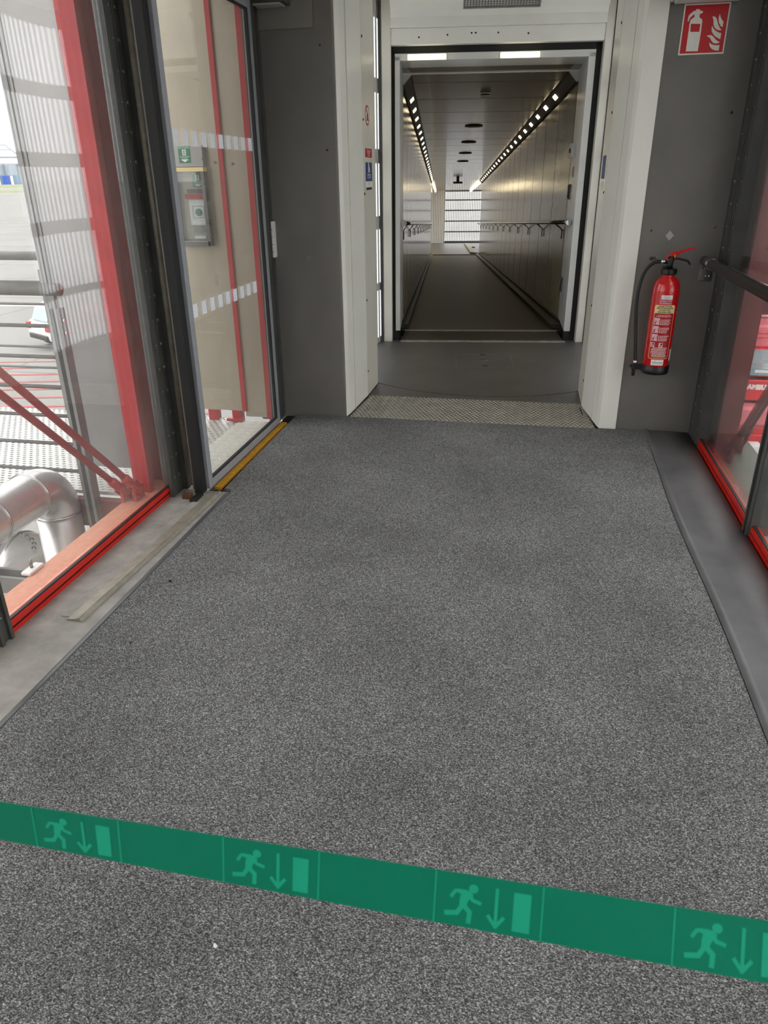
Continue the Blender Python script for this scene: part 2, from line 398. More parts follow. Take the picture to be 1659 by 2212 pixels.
# ---- window walls: rails with red stripes, posts with screws, glass
def screws(parent, x, n, ys, z0=.10, z1=2.7, pitch=.117, r=.0065):
    for y, rr in ys:
        z = z0
        while z < z1:
            MB().dome((x, y, z), n, rr, seg=8).build('screw', 'screw_steel', parent)
            z += pitch
def win_rail(parent, side, y0, y1):
    s = side   # -1 left, +1 right
    X = -1.825 if s < 0 else 1.085
    f = lambda a: X + s*a
    def bx(a0,a1,z0,z1,name,m):
        x0, x1 = sorted((f(a0), f(a1))); MB().box(x0,x1,y0,y1,z0,z1).build(name, m, parent)
    bx(0,.03,-.02,.018,'lower_stripe','red_rail'); bx(.004,.03,.018,.027,'stripe_gap','black_gap')
    bx(0.0,.03,.027,.052,'upper_stripe','red_rail'); bx(.006,.02,.052,.057,'gasket','darker_profile')
def mullion(parent, side, y, wide=.075, scr=True, m='dark_grey_profile'):
    X = -1.815 if side < 0 else 1.08; s = side
    def xs(a0,a1): return sorted((X+s*a0, X+s*a1))
    mb = MB(); x0,x1 = xs(0,.035); mb.box(x0,x1,y-wide/2,y+wide/2,0,2.78)
    x0,x1 = xs(-.012,0)
    mb.box(x0,x1,y-wide/2+.004,y-wide/2+.02,0,2.78); mb.box(x0,x1,y+wide/2-.02,y+wide/2-.004,0,2.78)
    x0,x1 = xs(.035,.1); mb.box(x0,x1,y-wide*.3,y+wide*.3,0,2.78)
    o = mb.build('mullion', m, parent)
    if scr: screws(o, X, (-s,0,0), ((y-.004,.007),(y+wide*.5-.012,.005)) if side > 0 else ((y+.004,.007),(y-wide*.5+.012,.005)))
    return o
# left
WY_L = [3.30, 1.93, .52, -.90, -2.3, -3.7]
for i in range(5):
    y1, y0 = WY_L[i]-(-.02 if i == 0 else .03), WY_L[i+1]+.03
    wnd = thing('window_%d' % (i+1), None, None, (-1.83, (y0+y1)/2, 0), kind='structure')
    MB().box(-1.850,-1.844, y0, y1, .05, 2.75).box(-1.868,-1.862, y0, y1, .05, 2.75).build('glass_pane', 'window_glass_left', wnd)
    win_rail(wnd, -1, y0-.03, y1+.03)
    MB().box(-1.87,-1.81, y0, y1, 2.7, 2.78).build('top_rail', 'dark_grey_profile', wnd)
    if i > 0 or True: mullion(wnd, -1, WY_L[i+1], scr=(i == 0))
# right
WY_R = [4.60, 3.345, 1.93, .52, -.90, -2.3, -3.7]
for i in range(6):
    y1, y0 = WY_R[i]-.03, WY_R[i+1]+.03
    wnd = thing('window_%d' % (i+6), None, None, (1.1, (y0+y1)/2, 0), kind='structure')
    MB().box(1.110,1.116, y0, y1, .05, 2.75).box(1.128,1.134, y0, y1, .05, 2.75).build('glass_pane', 'window_glass_right', wnd)
    win_rail(wnd, 1, y0-.03, y1+.03)
    MB().box(1.08,1.14, y0, y1, 2.7, 2.78).build('top_rail', 'dark_grey_profile', wnd)
    mullion(wnd, 1, WY_R[i+1], scr=(i == 0))
# end post of the right window (double ridge)
ep = thing('trim_3', None, None, (1.1,4.79,0), kind='structure')
mb = MB(); mb.box(1.082,1.14,4.56,4.85,0,2.78)
for a in (4.562,4.655,4.70,4.815): mb.box(1.0785,1.083,a,a+.016,0,2.78)
pp = mb.build('corner_post','dark_grey_profile',ep)
screws(pp, 1.082, (-1,0,0), ((4.765,.0125),(4.615,.009)))
# end post of the left window, round rubber, black brush seal before the door
ep = thing('trim_4', None, None, (-1.8,3.3,0), kind='structure')
mb = MB(); mb.box(-1.82,-1.80,3.285,3.44,0,2.78); mb.box(-1.88,-1.82,3.34,3.44,0,2.78)
for a in (3.288,3.345,3.395): mb.box(-1.80,-1.797,a,a+.01,0,2.78)
pp = mb.build('corner_post','dark_grey_profile',ep)
screws(pp, -1.80, (1,0,0), ((3.372,.0105),(3.322,.007)))
MB().box(-1.80,-1.775,3.405,3.44,0,2.78).build('side_channel','dark_grey_profile',ep)
MB().tube([(-1.768,3.425,.02),(-1.768,3.425,2.78)], .019, 16).build('round_bead','worn_aluminium',ep)
mb = MB(); mb.box(-1.722,-1.70,3.36,3.42,0.02,2.78); mb.build('grey_lip','grey_painted_steel',ep, bevel=.004)
MB().box(-1.70,-1.655,3.335,3.39,.01,2.78).build('rubber_seal','black_rubber',ep)
t = thing('rusty_bracket', 'small rusty metal bracket at the foot of the black door seal', 'bracket', (-1.72,3.28,0))
MB().box(-1.745,-1.695,3.27,3.30,.001,.03).build('plate','rust',t)
MB().box(-1.69,-1.65,3.24,3.33,.001,.012).build('shoe','darker_profile',t)

# ---- sliding glass door on the left
d = thing('door_1', None, None, (-1.64,4.0,0), kind='structure')
X0, X1 = -1.675, -1.64
mb = MB()
mb.box(X0,X1,3.40,3.445,.012,2.5); mb.box(X0,X1,4.565,4.61,.012,2.5); mb.box(X0,X1,3.445,4.565,.012,.055); mb.box(X0,X1,3.445,4.565,2.40,2.5)
mb.build('door_frame','aluminium_frame',d, bevel=.003)
mb = MB()
for a,b,c_,e_ in ((3.445,3.452,.055,2.40),(4.558,4.565,.055,2.40)): mb.box(X0+.01,X1-.004,a,b,c_,e_)
mb.box(X0+.01,X1-.004,3.45,4.56,.055,.062); mb.box(X0+.01,X1-.004,3.45,4.56,2.393,2.40)
mb.build('gasket','black_rubber',d)
MB().box(-1.662,-1.654,3.452,4.558,.062,2.393).build('glass_pane','door_glass',d)
mb = MB()
for zc_, n_ in ((1.725,10),(.945,9)):
    for k in range(n_):
        y = 3.475 + k*.108
        mb.box(-1.6535,-1.6525, y, y+.052, zc_-.033, zc_+.033)
mb.build('marking_squares','frosted_strip',d)
MB().box(-1.70,-1.60,3.40,4.63,2.5,2.6).build('header','dark_grey_profile',d)
mb = MB(); mb.box(-1.70,-1.655,4.612,4.66,0,2.78); mb.box(-1.70,-1.665,4.66,4.70,0,2.78); mb.box(-1.70,-1.672,4.70,4.85,0,2.78); mb.box(-1.6725,-1.667,4.765,4.772,0,2.78)
struct(mb,'trim_5','dark_grey_profile')
struct(MB().box(-1.86,-1.70,3.40,4.95,2.52,2.9),'wall_left','grey_painted_steel')
ym = MB(); ym.box(-1.636,-1.598,3.445,4.62,-.01,.0075)
ym.build('threshold_strip','yellow_paint', label='worn yellow painted strip along the foot of the glass door', category='floor marking')

# ---- end walls
struct(MB().box(-1.86,-1.225,EW-.02,4.98,-.05,2.9), 'wall_end_left', 'grey_painted_steel', bevel=.012)
struct(MB().box(.515,1.14,EW,4.98,-.05,2.9), 'wall_end_right', 'grey_painted_steel', bevel=.008)
struct(MB().box(-1.86,1.14,EW+.02,4.98,2.72,3.2), 'wall_header', 'cream_white')
MB().box(-1.71,-1.345,EW-.035,EW-.021,2.335,2.7).build('access_panel','grey_panel_lighter', loc=(-1.52,EW-.03,2.5), bevel=.002,
    label='grey steel cover plate high on the left end wall', category='cover plate')
t = thing('switch_box', 'narrow light grey switch box on the end wall beside the glass door', 'switch', (-1.685,4.82,1.1))
MB().box(-1.725,-1.672,4.782,4.829,1.06,1.30).build('housing','light_grey_plastic',t,bevel=.004)
MB().box(-1.672,-1.655,4.770,4.829,1.075,1.295).build('cover','white_plastic',t,bevel=.004)
for k in range(4): MB().box(-1.668,-1.6575,4.768,4.7705,1.11+k*.045,1.113+k*.045).build('slot','text_dark',t)
t = thing('ceiling_fixture', 'end of a white box lamp above the fire extinguisher sign', 'lamp', (.78,4.75,2.37))
MB().box(.62,.98,4.66,4.845,2.372,2.45).build('housing','white_plastic',t,bevel=.006)
MB().box(.64,.96,4.68,4.83,2.362,2.372).build('diffuser','label_white',t)
t = thing('ceiling_fixture', 'dark closer box above the grey steel cover plate on the left', 'door closer', (-1.6,4.75,2.45))
MB().box(-1.69,-1.47,4.70,4.81,2.445,2.53).build('housing','dark_grey_profile',t,bevel=.004)
MB().box(-1.66,-1.50,4.705,4.80,2.437,2.445).build('cover','light_grey_plastic',t)

def wallscrew(x, z, lab, r=.007, y=EW, m='text_dark'):
    t = MB().dome((x,y,z),(0,-1,0),r,seg=10).build('wall_screw', m, loc=(x,y,z), label=lab, category='screw')
    return t
wallscrew(.59,2.24,'dark screw left of the fire extinguisher sign')
wallscrew(.59,1.72,'dark screw halfway down the right grey wall near the white post')
wallscrew(1.02,1.85,'dark screw near the upper right edge of the right grey wall')
wallscrew(1.03,1.26,'steel screw beside the corner post above the handrail', m='screw_steel')
wallscrew(.68,1.24,'tiny dark screw left of the pale diamond plate',.005)
wallscrew(-1.31,2.25,'tiny dark screw just under the grey steel cover plate',.005,EW-.02)
wallscrew(-1.29,1.70,'dark screw midway up the left grey wall near its right edge',.007,EW-.02)
t = thing('wall_screw', 'cluster screw with grey smudge low on the left grey wall','screw',(-1.44,4.83,1.07))
mb = MB().lathe([(.016,0),(.015,.003)],(-1.44,4.83,1.07),(0,-1,0),16); mb.build('washer','grey_panel_lighter',t)
MB().dome((-1.44,4.827,1.07),(0,-1,0),.006).build('head','screw_steel',t)
dm = MB().prism([(0,.028),(.024,0),(0,-.028),(-.024,0)],0,.004,lambda a,b,h:(.787+a,EW-h,1.212+b))
dm.build('diamond_plate','light_grey_plastic',loc=(.787,EW,1.212),label='small pale diamond shaped plate above the fire extinguisher',category='plate')
t = thing('mounting_screws','pair of silver hex bolts beside the extinguisher hose top','bolt',(.715,EW,1.083))
for dx in (-.013,.013):
    b_ = MB().lathe([(.013,0),(.013,.002)],(.715+dx,EW,1.083),(0,-1,0),16); b_.lathe([(.008,.002),(.008,.010)],(.715+dx,EW,1.083),(0,-1,0),6,smooth=False)
    b_.build('bolt','chrome',t)

# ---- fire extinguisher sign
def sign_map(px,py):   # drawing coordinates of the sign face (0..1 across, 0..1 down)
    a, b, c_, e_ = 1185,-63,-173,1290; det = a*e_ - b*c_; x, y = px-225, py-125
    return ((x*e_ - y*c_)/det, (-b*x + a*y)/det)
t = thing('fire_extinguisher_sign','red and white fire extinguisher sign with flames on the right grey wall','sign',(.811,EW,2.245))
SX0,SX1,SZ0,SZ1 = .695,.927,2.13,2.362
MB().box(SX0,SX1,EW-.004,EW-.0003,SZ0,SZ1).build('border','sign_white',t)
MB().box(SX0+.007,SX1-.007,EW-.0048,EW-.004,SZ0+.007,SZ1-.007).build('red_field','sign_red',t)
def smb(polys):
    mb = MB()
    for p in polys:
        q = [sign_map(*k) for k in p]
        mb.prism([(SX0+(SX1-SX0)*u_, SZ1-(SZ1-SZ0)*v_) for u_,v_ in q], .0048,.0058, lambda a,b,h:(a,EW-h,b))
    return mb
smb([[(515,248),(608,248),(612,282),(685,292),(688,330),(655,352),(608,368),(600,455),(640,475),(668,500),(678,540),(668,610),(350,612),(360,560),(380,510),(430,468),(470,452),(478,385),(462,378),(400,425),(350,478),(325,552),(297,550),(318,430),(345,385),(460,290),(510,288)],
     [(345,612),(382,612),(368,815),(325,822)],[(628,610),(668,608),(648,812),(600,812)],[(322,815),(648,810),(568,1300),(256,1312)]]).build('extinguisher_pictogram','sign_white',t)
smb([[(1125,355),(1140,430),(1175,500),(1218,552),(1198,692),(1150,660),(1110,590),(1092,510),(1096,440)],
     [(935,425),(990,425),(1040,465),(1060,540),(1085,620),(1130,710),(1175,762),(1110,768),(1040,740),(990,690),(965,620),(965,520)],
     [(930,655),(970,730),(1040,790),(1110,825),(1172,838),(1145,990),(1060,950),(980,890),(925,800),(918,720)],
     [(790,915),(850,890),(920,892),(980,940),(1030,1000),(1085,1040),(1138,1055),(1090,1090),(1020,1102),(960,1080),(920,1030),(880,960),(840,935)],
     [(858,1068),(910,1115),(980,1140),(1060,1145),(1132,1132),(1112,1278),(1020,1275),(940,1245),(880,1180)]]).build('flame_pictogram','sign_white',t)

# ---- fire extinguisher
EX, EY = .795, 4.74; ZB = .412; RR = .078
t = thing('fire_extinguisher','red fire extinguisher with black hose hanging on the right grey wall','fire extinguisher',(EX,EW,ZB))
MB().lathe([(RR-.004,.045),(RR,.055),(RR,.50),(RR-.004,.535),(RR-.016,.562),(RR-.04,.580),(.034,.588),(.032,.60)],(EX,EY,ZB),seg=40).build('cylinder','extinguisher_red',t)
MB().lathe([(RR-.02,.0),(RR+.001,.006),(RR+.003,.02),(RR+.003,.056),(RR-.003,.060)],(EX,EY,ZB),seg=40).build('base_cup','black_plastic',t)
MB().box(EX-.035,EX+.035,EY+RR-.01,EW,ZB+.02,ZB+.05).build('foot_bracket','black_plastic',t)
MB().box(EX-.02,EX+.02,EY+RR*.3,EW,ZB+.60,ZB+.63).build('hanger','black_plastic',t)
MB().lathe([(.04,.592),(.046,.596),(.046,.622),(.04,.626)],(EX,EY,ZB),seg=20,smooth=False).build('collar','black_plastic',t,bevel=.002)
mb = MB(); mb.lathe([(.02,.62),(.017,.65),(.02,.67),(.018,.695)],(EX,EY,ZB),seg=16)
mb.tube([(EX,EY,ZB+.662),(EX-.04,EY,ZB+.664)],.012,12)
vb = mb.build('valve','black_plastic',t)
hx, hz = EX, ZB+.69
lv = MB(); lv.prism([(-.03,-.02),(-.03,.004),(.0,.028),(.03,.034),(.115,.058),(.12,.052),(.118,.046),(.04,.022),(.02,.0),(.0,-.012)], -.009,.009, lambda a,b,h:(hx+a+.005,EY+h-.0,hz+b))
lv.build('red_lever','extinguisher_red',t,bevel=.002,label='red squeeze lever')
MB().tube([(hx+.0,EY,hz-.012),(hx+.04,EY,hz-.008),(hx+.085,EY,hz-.018),(hx+.10,EY,hz-.024),(hx+.112,EY,hz-.042)],[.007,.006,.006,.006,.0055],10).build('black_grip','black_plastic',t)
MB().tube([(hx+.018,EY-.012,hz+.018),(hx+.02,EY-.014,hz-.012)],.004,8).build('safety_pin','brass',t)
MB().tube([(EX-.028,EY,ZB+.664),(EX-.052,EY,ZB+.664)],.0125,14).build('hose_ferrule','chrome',t)
hp = [(EX-.05,ZB+.664),(EX-.085,ZB+.66),(EX-.118,ZB+.635),(EX-.142,ZB+.59),(EX-.155,ZB+.53),(EX-.16,ZB+.46),(EX-.157,ZB+.38),(EX-.148,ZB+.29),(EX-.137,ZB+.20),(EX-.128,ZB+.12),(EX-.122,ZB+.07)]
def smooth_pts(p, n=6):
    out = []
    for i in range(len(p)-1):
        p0 = p[max(i-1,0)]; p1 = p[i]; p2 = p[i+1]; p3 = p[min(i+2,len(p)-1)]
        for k in range(n):
            s = k/n
            out.append(tuple(.5*((2*p1[j]) + (-p0[j]+p2[j])*s + (2*p0[j]-5*p1[j]+4*p2[j]-p3[j])*s*s + (-p0[j]+3*p1[j]-3*p2[j]+p3[j])*s**3) for j in range(len(p1))))
    out.append(tuple(p[-1])); return out
MB().tube([(a,EY,b) for a,b in smooth_pts(hp)],.0105,14).build('hose','extinguisher_hose',t)
MB().tube([(EX-.1225,EY,ZB+.078),(EX-.121,EY,ZB+.052)],.0125,14).build('hose_ferrule','chrome',t)
mb = MB(); mb.box(EX-.14,EX-.068,EY-.014,EY+.014,ZB+.022,ZB+.052); mb.tube([(EX-.126,EY,ZB+.05),(EX-.126,EY,ZB-.02)],[.013,.010],12)
mb.build('nozzle','black_plastic',t,bevel=.002)
MB().box(EX-.15,EX-.09,EY+.012,EY+.02,ZB+.03,ZB+.045).build('nozzle_clip','black_plastic',t)
# labels wrapped round the cylinder; angle 0 faces the room
def wrap(r): return lambda a,b: (EX + r*math.sin((a)/RR - .04), EY - r*math.cos((a)/RR - .04), ZB + b)
def patch(x0,x1,z0,z1,r,rad=0):
    mb = MB(); n = 14; fn = wrap(r); vs = []
    for i in range(n+1):
        x = x0+(x1-x0)*i/n; ins = 0
        if rad:
            dx = max(0, rad-min(x-x0, x1-x)); ins = rad - math.sqrt(max(0, rad*rad-dx*dx))
        vs += [fn(x,z0+ins), fn(x,z1-ins)]
    return mb.add(vs, [[2*i,2*i+2,2*i+3,2*i+1] for i in range(n)], True)
patch(-.062,.062,.105,.425,RR+.0006,.008).build('instruction_label','label_cream',t)
patch(-.059,.059,.108,.378,RR+.0009,.006).build('label_panel','label_red',t)
patch(-.034,.032,.432,.452,RR+.0006).build('brand_label','label_pink',t)
text_mb('GLORIA',.018,lambda a,b: wrap(RR+.0011)(a-.001,b+.442),bold=.0006).build('brand_lettering','text_maroon',t)
patch(-.03,.034,.458,.482,RR+.0006).build('inspection_label','label_white',t)
mb = MB()
for q,(s_,z_) in enumerate((('Pruefung 2024',.475),('fachkundig geprueft',.468),('Nr. 0517',.461))): merge(mb, text_mb(s_,.006,lambda a,b,z_=z_: wrap(RR+.0011)(a,b+z_)))
mb.build('inspection_lettering','text_dark',t)
mb = MB()
for q,s_ in enumerate(('FEUERLÖSCHER','FIRE EXTINGUISHER','EXTINCTEUR','BRANDBLUSSER')):
    merge(mb, text_mb(s_,.0108,lambda a,b,q=q: wrap(RR+.0011)(a,b+.417-q*.0108),bold=.0004))
mb.build('heading_lettering','text_dark',t)
mb = MB(); random.seed(3)
def line(x0,x1,z,h=.0022):
    x = x0
    while x < x1:
        l = random.uniform(.004,.012); e_ = min(x+l,x1)
        vs = [wrap(RR+.0013)(a,b) for a,b in ((x,z),(e_,z),(e_,z+h),(x,z+h))]; mb.add(vs,[(0,1,2,3)]); x = e_+.0018
line(-.035,.04,.366); line(-.045,.045,.358)
mb.build('small_print','text_white',t); mb = MB()
for b0 in (.338,.290,.242):
    for k in range(4): line(-.016,-.011,b0-k*.0088,.004); line(-.008,random.uniform(.025,.05),b0-k*.0088,.003)
mb.build('step_print','text_white',t); mb = MB()
for k in range(10): line(-.05+random.uniform(0,.012),.05-random.uniform(0,.012),.172-k*.0062,.0024)
mb.build('warning_print','text_white',t)
for q,b0 in enumerate((.310,.262,.214)):
    pc = patch(-.055,-.021,b0,b0+.040,RR+.0012).build('step_picture','label_pink',t)
    mb = text_mb(str(q+1),.017,lambda a,b,b0=b0: wrap(RR+.0016)(a-.026,b+b0+.02)); merge(mb, patch(-.050,-.040,b0+.006,b0+.014,RR+.0016)); merge(mb, patch(-.047,-.036,b0+.018,b0+.022,RR+.0016))
    mb.build('step_figure','text_maroon',pc)
for a0 in (-.055,-.008):
    pc = patch(a0,a0+.024,.176,.204,RR+.0012).build('class_picture','label_pink',t)
    merge(patch(a0+.005,a0+.018,.181,.185,RR+.0016), patch(a0+.010,a0+.021,.190,.200,RR+.0016)).build('class_figure','text_maroon',pc)
patch(-.038,.036,.066,.100,RR+.0006).build('owner_label','label_white',t)
mb = text_mb('Hamburg Airport',.0085,lambda a,b: wrap(RR+.0011)(a,b+.084),bold=.0002); merge(mb, text_mb('Inspektion Brandschutz 1201',.0052,lambda a,b: wrap(RR+.0011)(a,b+.075)))
merge(mb, patch(-.018,-.014,.091,.095,RR+.0011))
mb.build('owner_lettering','text_dark',t)
patch(.078,.105,.09,.16,RR+.0007).build('side_sticker','label_white',t)

# ---- right handrail
t = thing('handrail','dark steel tube handrail running along the right window','handrail',(1.0,4.8,1.07))
MB().tube([(1.0,4.80,1.075),(1.0,4.62,1.075)],.031,24).build('end_cap','stainless',t)
MB().tube([(1.0,4.618,1.075),(1.0,-4.0,1.075)],.030,24).build('rail_tube','stainless',t)
MB().tube([(1.0,4.622,1.075),(1.0,4.612,1.075)],.0315,24).build('joint_ring','chrome',t)
mb = MB(); mb.box(.985,1.060,EW-.006,EW,.955,1.075); 
mb.box(.995,1.015,4.78,EW-.004,1.03,1.055)
br = mb.build('wall_bracket','stainless',t,bevel=.003)
for x in (1.027,1.047): MB().dome((x,EW-.006,.985),(0,-1,0),.008).build('screw','chrome',br)
for y in (3.3,1.9,.5,-.9,-2.3): MB().bar((1.0,y,1.05),(1.07,y,1.0),.012,.02).build('side_bracket','stainless',t)

# ================================================================= JAMBS, PLATE AND ROTUNDA
def jamb(name, pts, outx, sgn):
    mb = MB(); mb.prism(pts + [(outx, pts[-1][1]), (outx, pts[0][1])], .0, 2.9)
    return struct(mb, name, 'cream_white', bevel=.004)
jamb('wall_jamb_left', [(-1.222,4.842),(-1.212,4.90),(-1.188,5.38),(-1.186,5.77)], -1.34, -1)
jamb('wall_jamb_right', [(.512,4.842),(.497,4.90),(.425,5.34),(.420,5.77)], .62, 1)
# fold strips, darker inner skin panels and screws on the jambs
for sgn, a, b, nm in ((1,(-1.188,5.385),(-1.186,5.765),'trim_6'),(-1,(.425,5.345),(.420,5.765),'trim_7')):
    mb = MB(); mb.add([(a[0]+sgn*.0015,a[1],.01),(b[0]+sgn*.0015,b[1],.01),(b[0]+sgn*.0015,b[1],2.88),(a[0]+sgn*.0015,a[1],2.88),(a[0]-sgn*.01,a[1],.01),(b[0]-sgn*.01,b[1],.01),(b[0]-sgn*.01,b[1],2.88),(a[0]-sgn*.01,a[1],2.88)],
      [(0,1,2,3),(4,7,6,5),(0,3,7,4),(1,5,6,2),(3,2,6,7),(0,4,5,1)]); struct(mb, nm, 'cream_gloss')
mb = MB(); mb.bar((-1.2035,5.03,.0),(-1.2035,5.03,2.88),.004,.006,(1,0,0)); struct(mb,'trim_8','white_frame')
mb = MB(); mb.bar((.4765,5.03,.0),(.4765,5.03,2.88),.004,.006,(1,0,0)); struct(mb,'trim_9','white_frame')
for x,y,sg,side in ((-1.1865,5.405,1,'left'),(.4235,5.365,-1,'right')):
    for z,wd_ in ((2.372,'top'),(1.898,'second'),(1.44,'middle'),(.72,'fourth'),(.19,'lowest')):
        MB().dome((x,y,z),(sg,0,0),.009).build('jamb_screw','text_dark',loc=(x,y,z),label='dark screw in the %s white door post, %s of its row' % (side,wd_),category='screw',group='screws in the white door posts')
# stickers, left jamb (face x = -1.178)
FX = -1.1745
def fx(y): return -1.1865 + (y-5.385)*.005 + .0012
t = thing('round_sticker','round red-ringed no entry pictogram sticker on the left white post','sticker',(FX,5.53,1.93))
mb = MB().lathe([(.062,0),(.062,.0008)],(fx(5.53),5.53,1.93),(1,-.02,0),32); mb.build('ring','sign_red',t)
MB().lathe([(.050,.0008),(.050,.0014)],(fx(5.53),5.53,1.93),(1,-.02,0),32).build('face','sign_white',t)
mb = MB(); c0 = Vector((fx(5.53)+.0018,5.53,1.93))
for (a0,b0),(a1,b1) in (((-.02,-.035),(-.012,.0)),((.0,-.035),(-.008,.0)),((-.012,0),(-.006,.03)),((.012,-.03),(.018,.02)),((.024,-.03),(.02,.02))):
    mb.bar(c0+Vector((0,a0,b0)), c0+Vector((0,a1,b1)), .008, .0012, (1,0,0))
mb.build('pictogram','text_dark',t)
mb = MB().bar(c0+Vector((.0008,-.036,.036)), c0+Vector((.0008,.036,-.036)),.009,.001,(1,0,0)); mb.build('slash','sign_red',t)
def flat_sticker(name,label,y0,y1,z0,z1,m,lines,tm,x=None,sg=1,xf=fx):
    t = thing(name,label,'sticker',(xf(y0),y0,z0))
    mb = MB(); mb.add([(xf(y0),y0,z0),(xf(y1),y1,z0),(xf(y1),y1,z1),(xf(y0),y0,z1),(xf(y0)-sg*.002,y0,z0),(xf(y1)-sg*.002,y1,z0),(xf(y1)-sg*.002,y1,z1),(xf(y0)-sg*.002,y0,z1)],[(0,1,2,3),(4,7,6,5),(0,3,7,4),(1,5,6,2),(3,2,6,7),(0,4,5,1)])
    mb.build('backing',m,t)
    mm = MB()
    for s_,sz,zz in lines: merge(mm, text_mb(s_,sz,lambda a,b,zz=zz: (xf(y0)+sg*.0008 + (0), (y0+y1)/2 + sg*a, zz+b)))
    mm.map(lambda v: (v[0]+(v[1]-y0)*.005*(1 if sg>0 else 0), v[1], v[2]))
    mm.build('lettering',tm,t); return t
flat_sticker('red_notice_sticker','small red notice sticker with pale lettering above the blue one, left post',5.45,5.66,1.672,1.728,'label_red',(('Durchgang nur im',.017,1.714),('Notfall oeffnen',.017,1.700),('für Personal',.017,1.685)),'text_white')
t = flat_sticker('blue_notice_sticker','blue notice sticker with white hand symbol on the left white post',5.45,5.66,1.52,1.640,'sign_blue',(('Bedienung',.026,1.563),('durch Personal',.019,1.545)),'text_white')
mb = MB().prism([(-.018,-.028),(.012,-.03),(.024,-.018),(.022,-.002),(.006,.012),(.002,.03),(-.01,.036),(-.02,.02)],0,.001,lambda a,b,h:(fx(5.55)+.0012+h,5.55+a,1.605+b)); mb.build('hand_symbol','sign_white',t)
t = flat_sticker('barcode_sticker','white sticker with black bar under the blue sticker on the left post',5.45,5.66,1.462,1.518,'sign_white',(('Typ 88',.016,1.508),('Nr. 4',.016,1.495)),'text_dark')
MB().prism([(-.09,-.009),(.09,-.009),(.09,.007),(-.09,.007)],0,.001,lambda a,b,h:(fx(5.55)+.0018+h,5.55+a,1.473+b)).build('black_bar','text_dark',t)
gx = lambda y: .4235 - (y-5.345)*.012 - .0016
t = flat_sticker('blue_notice_sticker','blue notice sticker on the inner face of the right white post',5.45,5.66,1.52,1.66,'sign_blue',(('Bedienung',.026,1.563),),'text_white',sg=-1,xf=gx)
t = flat_sticker('barcode_sticker','white sticker with black bar on the inner face of the right post',5.45,5.66,1.45,1.505,'sign_white',(('Typ 88',.016,1.495),),'text_dark',sg=-1,xf=gx)

# checker plate at the threshold
t = thing('checker_plate','ridged steel checker plate ramp at the doorway threshold','checker plate',(-.35,5.1,0))
pl = [(-1.205,4.825),(.49,4.825),(.42,5.41),(-1.165,5.395)]
MB().prism(pl,-.02,.004).build('plate','checker_plate',t)
mb = MB(); P_ = .031
for j in range(22):
    for i in range(64):
        x = -1.19 + i*P_ + (P_/2 if j%2 else 0); y = 4.842 + j*P_
        f = (y-4.825)/.57
        if x < -1.198+f*.035 or x > .478-f*.07 or y > 5.395: continue
        a = R(38) if i%2 else R(-38); dx, dy = math.cos(a)*.0145, math.sin(a)*.0145; nx, ny = -math.sin(a)*.0048, math.cos(a)*.0048
        mb.add([(x-dx,y-dy,.004),(x+nx,y+ny,.004),(x+dx,y+dy,.004),(x-nx,y-ny,.004),(x-dx*.5,y-dy*.5,.0072),(x+dx*.5,y+dy*.5,.0072)],[(0,3,5,4),(3,2,5),(2,1,4,5),(1,0,4)],False)
mb.build('raised_lozenges','checker_worn',t)
for x,y in ((.41,5.18),): MB().bar((x+.01,5.12,.004),(x+.0,5.30,.004),.006,.006).build('seam','black_gap',t)

# rotunda floor
CX, CY = -.37, 6.84
struct(MB().box(-1.5,.75,4.9,8.2,-.12,-.006),'floor_rotunda','kick_dark')
mb = MB(); arc = []
for k in range(41):
    a = R(-143)+R(106)*k/40; arc.append((CX+1.34*math.cos(a), CY+1.34*math.sin(a)))
mb.prism([(-1.18,5.36),(.43,5.36)] + [(x,y) for x,y in reversed(arc) if -1.19 < x < .44],-.006,.001)
mb.build('floor_plate_front','ribbed_rubber_floor',kind='structure')
disc = [(CX+1.333*math.cos(2*PI*k/96), CY+1.333*math.sin(2*PI*k/96)) for k in range(96)]
MB().prism(disc,-.006,.002).build('floor_disc','ribbed_rubber_floor',kind='structure')
t = thing('floor_hatch','rectangular access hatch with pull handle in the dark rotunda floor','hatch',(-.38,6.7,.002))
hq = [Vector((-.662,6.917,.0025)),Vector((-.155,7.01,.0025)),Vector((-.100,6.495,.0025)),Vector((-.603,6.421,.0025))]
mb = MB()
for a in range(4):
    mb.bar(hq[a],hq[(a+1)%4],.004 if a%2 else .0025,.002)
mb.build('outline_seam','galvanised',t)
for (x,y,w_,l_) in ((-.389,6.706,.09,.02),(-.409,6.934,.04,.012),(-.357,6.492,.04,.012)):
    MB().bar((x-w_/2,y-.006,.0045),(x+w_/2,y+.008,.0045),l_,.004).build('pull_ring' if w_ > .05 else 'catch','chrome' if w_>.05 else 'darker_profile',t)

